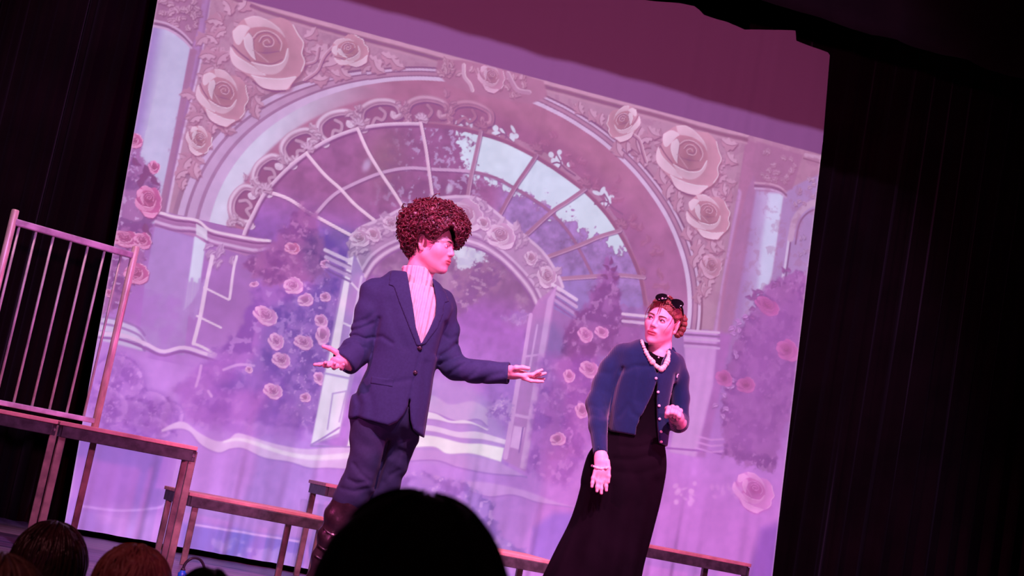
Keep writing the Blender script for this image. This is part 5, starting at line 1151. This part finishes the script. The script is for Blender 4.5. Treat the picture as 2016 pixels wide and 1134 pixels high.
# ================================================================== woman in the blue cardigan
def build_woman():
    A = Actor((1135, 1334), 6.28); S = A.S; k = lambda r: r/S; P_ = A.P
    root = A.root('person')
    tag(root, 'person in royal blue cardigan, long black velvet dress and chunky cream necklace', 'person')
    skin = skin_mat('skin_fair', None); base = (.84, .54, .52)
    card = knit_mat('royal_blue_knit', (.0022, .022, .068, 1), 300)
    for n in card.node_tree.nodes:
        if n.type == 'BUMP': n.inputs['Strength'].default_value = .25; n.inputs['Distance'].default_value = .002
    velvet = mat('black_velvet', (.005, .003, .005, 1), .9, .3, 6, sheen=.0, spec=.06)
    R = rot_m(-26, 6, 9); c = P_(1304, 634); s = .90
    nt_ = c+R@np.array([0, .030, -.050]); nb = P_(1296, 712, .035)
    def f_head(P):
        d = head_sdf(P, R, c, s, 1.0); d = smin(d, s_chain(P, [nt_, (nt_+nb)/2, nb], [.047, .046, .055], .02), .022)
        return smin(d, s_ell(P, P_(1292, 730, .02), (k(38), .095, k(34))), .03)
    hd = sdf_mesh('h', f_head, c-np.array([.15, .16, .28]), c+np.array([.15, .16, .15]), .0023, True)
    # hanging hand, back towards us
    def f_hl(P):
        d = s_chain(P, [P_(1181, 868, -.138), P_(1183, 896, -.178), P_(1184, 908, -.190)], [.018, .0205, .0225], .02)
        d = smin(d, s_cap(P, P_(1184, 905, -.188), P_(1184, 928, -.200), .027, .031, ((0, 1, .1), .50)), .016)
        for bx, by, L, sp, cu in ((1172, 928, .064, -.10, -.10), (1180, 932, .074, -.02, -.16), (1187, 933, .080, .03, -.18), (1195, 930, .074, .08, -.14)):
            d = smin(d, finger(P, P_(bx, by, -.202), [(sp-.02, -.05, -1), (sp+.10, cu, -1), (sp+.14, -.1, -1)], [L*.45, L*.31, L*.24], .0088, .0062), .005)
        return smin(d, finger(P, P_(1196, 908, -.200), [(.30, -.25, -1), (.20, -.1, -1), (.12, 0, -1)], [.030, .032, .024], .0098, .0062), .008)
    hl = sdf_mesh('h', f_hl, P_(1160, 985, 0)*[1, 0, 1]+np.array([-.04, -.30, -.02]), P_(1215, 862, 0)*[1, 0, 1]+np.array([.04, -.10, .02]), .002, True)
    # fist in front of the body
    fc = P_(1326, 813, -.215)
    def f_hr(P):
        d = s_chain(P, [P_(1338, 832, -.10), P_(1332, 822, -.16), fc+np.array([.008, .02, -.004])], [.030, .026, .028], .02)
        d = smin(d, s_ell(P, fc, (.036, .030, .027)), .012)
        for i, (dx, dz) in enumerate(((-.026, .012), (-.010, .019), (.008, .018), (.024, .010))):
            b = fc+np.array([dx, -.012, dz]); d = smin(d, finger(P, b, [(-.1, -1, .05), (-.1, -.35, -1), (.0, .6, -.8)], [.022, .026, .016], .0100, .0082), .004)
        return smin(d, finger(P, fc+np.array([-.030, -.010, .012]), [(.35, -1, -.25), (.9, -.35, -.35), (1, .1, -.25)], [.024, .026, .020], .0105, .0080), .005)
    hr = sdf_mesh('h', f_hr, fc-np.array([.08, .08, .075]), fc+np.array([.08, .18, .075]), .002, True)
    def f_core(P):
        d = s_chain(P, [P_(1290, 735, .03), P_(1262, 800, .02), P_(1240, 870, .02)], [.07, .075, .08], .05)
        d = smin(d, s_chain(P, [P_(1222, 705), P_(1180, 797, -.03), P_(1182, 885, -.16)], [.035, .03, .022], .02), .02)
        d = smin(d, s_chain(P, [P_(1328, 722, .02), P_(1338, 832, .02), P_(1334, 825, -.12)], [.032, .028, .022], .02), .02)
        d = smin(d, s_chain(P, [P_(1215, 890), P_(1160, 1100), P_(1105, 1310)], [.06, .045, .035], .02), .02)
        return smin(d, s_chain(P, [P_(1262, 890), P_(1215, 1100), P_(1170, 1325)], [.06, .045, .035], .02), .02)
    co = sdf_mesh('h', f_core, (-.25, -.22, .01), (.62, .25, 1.42), .012, True)
    me = join_np('body', [hd, hl, hr, co]); V = verts_np(me); vcol(me, head_tint(V, R, c, s, base, (.50, .13, .15), 1)); link('body', me, skin, root, smooth=True)
    m_eye = mat('eye_white', (.75, .70, .68, 1), .2); m_iris = mat('eye_brown', (.06, .03, .02, 1), .2); m_brow = mat('brow_auburn', (.12, .04, .025, 1), .8); m_lash = mat('lash_black', (.012, .006, .008, 1), .6)
    for sg in (-1, 1):
        e = ball('eye', c+R@(np.array([sg*.0290, -.0795, .0055])*s), .0128*s, m_eye, root, 3)
        ball('iris', c+R@(np.array([sg*.0290-.0035, -.0885, .0055])*s), .0058*s, m_iris, e, 2)
        pts = [c+R@(np.array([sg*t, -.1005+.5*abs(t-.02)**1.3, .0255-7*(t-.033)**2+sg*0])*s) for t in np.linspace(.012, .052, 8)]
        link('eyebrow', tube_mesh('eyebrow', pts, [.0018, .003, .0034, .0034, .003, .0026, .002, .001], 6), m_brow, root, smooth=True)
        pts = [c+R@(np.array([sg*t, -.0925+.9*abs(t-.028)**1.25, .0098-26*(t-.031)**2])*s) for t in np.linspace(.018, .045, 8)]
        link('eyelash', tube_mesh('eyelash', pts, [.0008, .0012, .0015, .0016, .0016, .0016, .0014, .001], 6), m_lash, root, smooth=True)
    # ---- hair drawn back into a braided bun
    m_hair = mat('auburn_hair', (.20, .060, .034, 1), .42, .35, 50, bump=.5, bump_scale=90, stretch=(1, .25, 3), spec=.6)
    def f_cap(P):
        q = ((P-c)@R)/s; d = s_ell(q, np.array([0, .020, .034]), np.array([.0825, .1035, .0905]))
        d = d+.0016*np.sin(np.arctan2(q[:, 0], q[:, 2]+.02)*26+q[:, 1]*30)
        d = smax(d, -(q[:, 1]*.785+q[:, 2]*.62+.019-1.6*np.maximum(np.abs(q[:, 0])-.045, 0)*.35), .006)
        ear = s_ell(np.stack([np.abs(q[:, 0]), q[:, 1], q[:, 2]], 1), np.array([.08, .014, -.006]), np.array([.03, .030, .040])); d = smax(d, -ear, .004)
        return smax(d, -q[:, 2]-.075, .006)*s
    hp = [sdf_mesh('h', f_cap, c-np.array([.13, .15, .13]), c+np.array([.13, .15, .14]), .0035, True)]
    bc = c+R@(np.array([.062, .088, .005])*s)
    for t in range(10):
        a = t/10*2*pi; ctr = bc+R@np.array([.012*cos(a), .018*cos(a)*.2, .036*sin(a)]); tdir = R@np.array([-.3*sin(a), .25, .9*cos(a)])
        hp.append(sdf_mesh('h', lambda P: s_cap(P, ctr-tdir*.012, ctr+tdir*.012, .017, .012)+.0012*np.sin((P@np.array([1, .4, .7]))*700), ctr-.045, ctr+.045, .0042, True))
    rn = np.random.default_rng(5)
    def strand(cpts, r):
        pts = spline(np.array([c+R@(np.array(p)*s) for p in cpts]), 14); hp.append(tube_np(pts, r*np.linspace(1, .3, 14)))
    strand([(-.004, -.070, .100), (.000, -.091, .070), (.002, -.098, .045), (-.002, -.101, .028)], .0026); strand([(.004, -.070, .100), (.008, -.090, .070), (.011, -.096, .048), (.010, -.100, .034)], .0020)
    strand([(.055, -.040, .085), (.068, -.060, .040), (.060, -.072, -.010), (.050, -.080, -.040)], .0016); strand([(-.055, -.040, .085), (-.072, -.050, .040), (-.075, -.045, .000), (-.070, -.040, -.03)], .0016)
    for _ in range(22):
        x0 = rn.uniform(-.06, .06); strand([(x0, -.055, .108-abs(x0)*.5), (x0*1.1, .0, .130-abs(x0)*.5), (x0*1.05, .06, .110-abs(x0)*.5), (x0*.8, .105, .06)], .0028)
    link('hair', join_np('hair', hp), m_hair, root, smooth=True)
    # ---- sunglasses pushed up on the head
    m_gl = mat('glossy_black_plastic', (.006, .005, .007, 1), .12, spec=.8); m_fr = mat('sunglass_metal', (.75, .66, .60, 1), .25, metal=.8)
    sg = empty('sunglasses'); sg.parent = root
    def lens(px_, py_, a, b, tilt, dy):
        ctr = P_(px_, py_, dy); bm = bmesh.new(); bmesh.ops.create_icosphere(bm, subdivisions=3, radius=1)
        bmesh.ops.scale(bm, verts=bm.verts, vec=(k(a), .010, k(b))); me_ = bpy.data.meshes.new('lens'); bm.to_mesh(me_); bm.free()
        Rm = Matrix.Translation(Vector(ctr)) @ Matrix.Rotation(radians(-26), 4, 'Z') @ Matrix.Rotation(radians(-35), 4, 'X') @ Matrix.Rotation(radians(tilt), 4, 'Y'); me_.transform(Rm)
        return link('lens', me_, m_gl, sg, smooth=True)
    lens(1303, 585.5, 13.5, 10.5, 2, -.075); lens(1331, 598, 16.5, 12.5, 16, -.060)
    ball('hinge', P_(1304, 587.5, -.095), .0055, m_fr, sg, 2); ball('hinge', P_(1315, 583, -.085), .0045, m_fr, sg, 2)
    link('bridge', tube_mesh('bridge', spline(A.PL([(1311, 588, -.085), (1316, 587, -.092), (1321, 592, -.085)]), 10), .0035, 8), m_gl, sg, smooth=True)
    link('temple_arm', tube_mesh('temple_arm', spline(A.PL([(1341, 602, -.055), (1344, 612, -.03), (1344, 625, .0), (1341, 640, .03)]), 14), .0042, 8), m_gl, sg, smooth=True)
    # ---- dress
    srow = [((1262, 690), (1320, 704), .015, .076), ((1224, 715), (1328, 736), .01, .094), ((1220, 760), (1318, 778), .01, .100), ((1214, 800), (1308, 818), .01, .098), ((1202, 848), (1306, 868), .005, .112), ((1163, 880), (1314, 906), .005, .140), ((1150, 913), (1310, 940), .005, .150), ((1140, 963), (1300, 990), 0, .155), ((1130, 1005), (1288, 1033), 0, .16), ((1119, 1037), (1279, 1066), 0, .17), ((1101, 1070), (1268, 1101), 0, .18), ((1071, 1133), (1254, 1167), 0, .2), ((1040, 1200), (1240, 1236), 0, .22), ((1015, 1265), (1228, 1300), 0, .23), ((996, 1322), (1216, 1360), 0, .24)]
    DL = Loft(A.rows(srow), 2.15)
    neckline = A.XZ([(1240, 640), (1274, 684), (1279, 695), (1288, 702), (1304, 706), (1313, 699), (1317, 690), (1360, 640)])
    fold = [(A.XZ(l), k(w), dp) for l, w, dp in [([(1215, 880), (1245, 884), (1280, 876)], 4, .006), ([(1200, 905), (1240, 908), (1290, 895)], 5, .006), ([(1205, 930), (1250, 935), (1300, 920)], 6, .004), ([(1150, 960), (1130, 1060), (1100, 1134)], 10, .008), ([(1250, 950), (1235, 1050), (1215, 1134)], 12, .008), ([(1195, 960), (1180, 1060), (1150, 1134)], 12, .007), ([(1285, 950), (1270, 1030), (1245, 1134)], 10, .008)]]
    zfl = -(A.o[2])
    def f_dr(P):
        d = DL(P); d = smax(d, -np.maximum(s_poly2(P[:, 0], P[:, 2], neckline), P[:, 1]-.2), .004)
        for l, w, dp in fold: d = d+np.where(P[:, 1] < .05, dp*np.exp(-(d_line2(P[:, 0], P[:, 2], l)/w)**2), 0)
        th = np.arctan2(P[:, 1], P[:, 0]-.02); d = d+.010*np.sin(th*11+P[:, 2]*2)*np.clip((.85-P[:, 2])/.8, 0, 1)
        return smax(d, .004-P[:, 2], .003)
    link('dress', sdf_mesh('dress', f_dr, (-.45, -.32, -.01), (.72, .32, 1.45), .0075), velvet, root, smooth=True)
    # ---- cardigan
    crow = [((1256, 666), (1328, 684), .015, .088), ((1206, 690), (1346, 714), .01, .118), ((1200, 733), (1334, 756), .005, .128), ((1190, 788), (1322, 810), .005, .125), ((1188, 843), (1316, 868), .005, .136), ((1186, 868), (1313, 894), .005, .138)]
    CLf = Loft(A.rows(crow), 2.2)
    csil = A.XZ([(1262, 667), (1240, 669), (1215, 674), (1198, 690), (1192, 730), (1188, 780), (1188, 820), (1191, 849), (1220, 855), (1245, 860), (1247, 843), (1262, 812), (1278, 780), (1288, 750), (1287, 790), (1289, 840), (1292, 874), (1313, 882), (1318, 852), (1316, 800), (1326, 760), (1350, 726), (1338, 706), (1322, 692), (1314, 688), (1300, 712), (1288, 742), (1276, 712), (1268, 690)])
    al = [P_(1226, 700, .0), P_(1204, 728, -.005), P_(1190, 756, -.012), P_(1177, 795, -.03), P_(1178, 838, -.10), P_(1182, 894, -.175)]; ar = [k(24), k(23.5), k(22), k(22.5), k(17.5), k(13.5)]
    bl = [P_(1325, 717, .01), P_(1335, 745, .02), P_(1339, 785, .02), P_(1337, 828, .0), P_(1336, 832, -.06), P_(1330, 819, -.165)]; br = [k(24), k(21), k(18), k(18.5), k(18.5), k(14.5)]
    da = al[-1]-al[-2]; da /= np.linalg.norm(da); db = bl[-1]-bl[-2]; db /= np.linalg.norm(db)
    cf = [(A.XZ(l), k(w), dp) for l, w, dp in [([(1222, 728), (1210, 760), (1201, 800), (1196, 846)], 3.5, .010), ([(1222, 735), (1245, 725), (1270, 726)], 5, .006), ([(1215, 822), (1232, 800), (1240, 818), (1255, 826)], 5, .004), ([(1326, 742), (1318, 790), (1316, 830)], 4, .008), ([(1160, 800), (1175, 806), (1192, 800)], 4, .002), ([(1162, 820), (1178, 826), (1192, 822)], 4, .002), ([(1180, 735), (1198, 738), (1216, 728)], 5, .0015), ([(1250, 700), (1258, 740), (1250, 790)], 9, .004)]]
    def f_cd(P):
        x, z = P[:, 0], P[:, 2]; d = CLf(P); p2 = s_poly2(x, z, csil); d = smax(d, np.where(P[:, 1] < .03, p2, p2-.05), .008)
        a = smax(s_chain(P, al, ar, .02), (P-al[-1])@da, .004); b = smax(s_chain(P, bl, br, .016), (P-bl[-1])@db, .004)
        zb = P_(1250, 868)[2]; d = smax(d, zb-z, .006)
        d = smin(smin(d, a, .022), b, .018)
        for l, w, dp in cf: d = d+np.where(P[:, 1] < .06, dp*np.exp(-(d_line2(x, z, l)/w)**2), 0)
        hole = s_chain(P, [P_(1298, 640, .02), P_(1296, 712, .03)], [.058, .060], .01); d = smax(d, -hole, .005)
        ha = s_chain(P, al[-2:], [k(10.5)]*2, .01); hb = s_chain(P, bl[-2:], [k(11)]*2, .01)
        return smax(smax(d, -np.maximum(ha, -((P-al[-1])@da)-.04), .003), -np.maximum(hb, -((P-bl[-1])@db)-.04), .003)
    cd = link('cardigan', sdf_mesh('cardigan', f_cd, (-.20, -.28, .78), (.75, .28, 1.55), .005), card, root, smooth=True)
    m_pearl = mat('pearl_white', (.82, .76, .70, 1), .22, spec=.7)
    def stick(f, items, parent, n=90):
        """small solids set on the front surface of f: (name, px, py, radius, material, scale)"""
        q = np.array([P_(i[1], i[2], -.12) for i in items]); yy = surf_y(f, q[:, 0], q[:, 2], n=n); yy = np.where(np.isnan(yy), -.12, yy)
        for (nm, px_, py_, r, m, sc), y_ in zip(items, yy):
            p = P_(px_, py_, y_); ball(nm, (p[0], y_-r*.5, p[2]), r, m, parent, 2, sc)
    stick(f_cd, [('button', a+2.5, b, .0062, m_pearl, (1, .7, 1)) for a, b in ((1289, 745), (1293, 772), (1295, 799), (1296, 825), (1299, 850), (1299, 870))]+[('emblem', 1333, 741, .004, m_pearl, (.8, .5, 2.0)), ('emblem', 1334.5, 737, .0035, m_pearl, (1.2, .5, 1))], cd)
    # ---- necklace, pendant, bracelet
    m_bead = mat('cream_bead', (.80, .72, .52, 1), .35, .2, 40, spec=.6); nk = empty('necklace'); nk.parent = root
    f_all = lambda P: np.minimum(np.minimum(f_dr(P), f_cd(P)), f_head(P))
    path = spline(np.array([(1263, 671), (1266, 680), (1271, 692), (1277, 703), (1285, 714), (1293, 722), (1301, 727), (1309, 720), (1314, 709), (1316, 698), (1316, 689)], float), 24)
    stick(f_all, [('bead', a, b, (.0065+.0050*math.sin(pi*i/23))*(1+.12*rn.normal()), m_bead, (1.05, .8, .9+.2*rn.random())) for i, (a, b) in enumerate(path)]+[('pendant', 1296.5, 704, .004, m_pearl, (1, .7, 1))], nk)
    bra = empty('bracelet'); bra.parent = root
    stick(f_hl, [('bead', 1166+36*i/12, 917+5*math.sin(pi*i/12)+i/12, .0046+.0015*(i % 3 == 0), m_pearl, (1, .7, 1)) for i in range(13)], bra)
    # shoes under the hem
    sho = mat('black_shoe_leather', (.01, .008, .01, 1), .3)
    for px_, py_ in ((1090, 1315), (1165, 1330)):
        b = P_(px_, py_, 0); b[2] = .03
        link('shoe', sdf_mesh('shoe', lambda P: smax(s_chain(P, [b, b+np.array([-.01, -.13, -.005])], [.036, .028], .02), -P[:, 2]+.001, .004), b-[.08, .22, .05], b+[.08, .08, .06], .007), sho, root, smooth=True)
    return A
build_woman()
# ================================================================== audience in the foreground (seen from behind)
def spectator(label, px, py, D, rw, rh, hair_col, seed, strands=0, messy=.0, rough=.5, top=(.03, .02, .03, 1), strand_col=None, head_yaw=0):
    """px, py, D: crown of the head; rw / rh: half width and height of the hair in metres"""
    crown = at(px, py, D); org = np.array([crown[0], crown[1], HALL_Z]); root = empty('person', org, -YAW)
    H = crown[2]-HALL_Z; c = np.array([0, 0, H-rh]); rn = np.random.default_rng(seed)
    sh = H-.30; hip = max(.40, H-.86)
    R = rot_m(180+head_yaw, 0, 0)
    def f_body(P):
        d = head_sdf(P, R, c-np.array([0, -.01, .012]), min(1.0, rw/.092)*.92)
        d = smin(d, s_cap(P, c+[0, -.02, -.06], [0, -.01, sh], .048, .058), .02)
        d = smin(d, s_chain(P, [[0, -.01, sh-.03], [0, -.01, (sh+hip)/2], [0, -.02, hip+.06]], [.09, .10, .115], .06), .05)
        for sg in (-1, 1):
            d = smin(d, s_chain(P, [[sg*.07, -.01, sh-.01], [sg*.135, -.01, sh-.06], [sg*.16, .03, sh-.26], [sg*.09, .20, sh-.33]], [.05, .05, .040, .034], .03), .04)
            d = smin(d, s_chain(P, [[sg*.08, 0, hip+.03], [sg*.10, .27, hip+.01], [sg*.10, .24, .07], [sg*.10, .30, .04]], [.08, .060, .045, .038], .03), .04)
        return smax(d, -P[:, 2]+.002, .004)
    me = sdf_mesh('body', f_body, (-.34, -.30, -.01), (.34, .62, H+.02), .012)
    V = verts_np(me); col = np.ones((len(V), 3))*np.array((.70, .44, .36)); cl = sstep(sh+.035, sh+.015, V[:, 2]); col += (np.array(top[:3])-col)*cl[:, None]; vcol(me, col)
    link('body', me, skin_mat('audience_skin_and_clothes', None), root, smooth=True)
    hm = mat('audience_hair_%d' % seed, hair_col, rough, .35, 30, bump=.5, bump_scale=70, stretch=(1, 1, .3), spec=.5, color2=strand_col)
    def f_hair(P):
        d = s_ell(P, c, (rw, rw*1.12, rh)); d = smin(d, s_ell(P, c+[0, -.02, -rh*.5], (rw*.93, rw, rh*.8)), .03)
        d = d+messy*.5*(np.sin(P[:, 0]*95+seed)*np.sin(P[:, 2]*80+P[:, 1]*60))
        return smax(d, -(P[:, 2]-(c[2]-rh*1.15)), .01)
    parts = [sdf_mesh('h', f_hair, c-[rw*1.4, rw*1.5, rh*1.5], c+[rw*1.4, rw*1.5, rh*1.25], .006, True)]
    for i in range(strands):
        a0 = rn.uniform(0, 2*pi); el0 = rn.uniform(.15, .95); L = rn.uniform(.5, 1.2); pts = []
        wob = rn.normal(0, messy*14)
        for t in np.linspace(0, 1, 9):
            el = el0-L*t*.75; a = a0+wob*t+.25*math.sin(t*3+i)*messy*10; lift = 1.015+.05*messy*20*rn.random()*.15+ (messy*1.2*math.sin(pi*t) if i % 3 == 0 else 0)
            pts.append(c+np.array([rw*math.cos(el*1.57)*math.cos(a), rw*1.12*math.cos(el*1.57)*math.sin(a), rh*math.sin(el*1.57)])*lift)
        parts.append(tube_np(pts, (.0030+.0025*rn.random())*np.sin(np.linspace(.5, pi-.15, 9))))
    link('hair', join_np('hair', parts), hm, root, smooth=True)
    return tag(root, label, 'person')
spectator('large dark out-of-focus head of a spectator in front of the man', 850, 972, 1.55, .1065, .124, (.010, .006, .006, 1), 1, 30, .002, .8, (.01, .008, .01, 1))
spectator('dark straight-haired spectator at the lower left, parting catching pink light', 114, 1028, 3.85, .096, .116, (.030, .013, .013, 1), 2, 150, .003, .32, strand_col=(.06, .022, .022, 1))
spectator('brown-haired spectator in the bottom left corner', 4, 1090, 2.65, .100, .112, (.085, .034, .026, 1), 3, 130, .004, .5, strand_col=(.14, .06, .045, 1))
spectator('short-haired spectator with tousled reddish-brown hair', 276, 1074, 3.25, .083, .094, (.20, .062, .048, 1), 4, 320, .020, .5, strand_col=(.32, .11, .085, 1))
spectator('dark head of a spectator low in front of the blue plug', 417, 1120, 2.1, .052, .075, (.022, .010, .010, 1), 5, 60, .003, .5)

# ------------------------------------------------------------------ cable with a blue plug on the stage
m_cab = mat('black_cable_rubber', (.012, .010, .018, 1), .5); m_plug = mat('blue_plug_plastic', (.01, .10, .55, 1), .4)
Yc = 6.9
def stage_pt(px, py, Y): p = at_y(px, py, Y); return p
cp = [stage_pt(361, 1118, Yc), stage_pt(366, 1108, Yc), stage_pt(376, 1100, Yc), stage_pt(386, 1098.5, Yc+.03), stage_pt(396, 1104, Yc+.06), stage_pt(402, 1118, Yc+.08)]
e1 = stage_pt(400, 1134, Yc+.1); cp += [e1, np.array([e1[0]+.02, e1[1]+.02, .010]), np.array([e1[0]+.25, e1[1]-.2, .008])]
c0 = np.array([cp[0][0], cp[0][1], 0]); cab = empty('power_cable', c0); cab_pts = spline(np.array(cp)-c0, 60)
link('lead', tube_mesh('lead', cab_pts, .0065, 10), m_cab, cab, smooth=True)
b = stage_pt(357, 1140, Yc)-c0; t = np.array(cp[0])-c0; d_ = (t-b)
link('plug', tube_mesh('plug', [b*[1, 1, 0], b*.75+t*0+[0, 0, 0], b+d_*.15, b+d_*.55, b+d_*.62, b+d_*.78], [.016, .019, .020, .020, .013, .012], 14), m_plug, cab, smooth=True)
link('strain_relief', tube_mesh('strain_relief', [b+d_*.75, b+d_*.9, t], [.012, .010, .007], 12), m_cab, cab, smooth=True)
tag(cab, 'black cable loop with a bright blue plug on the stage floor', 'cable')
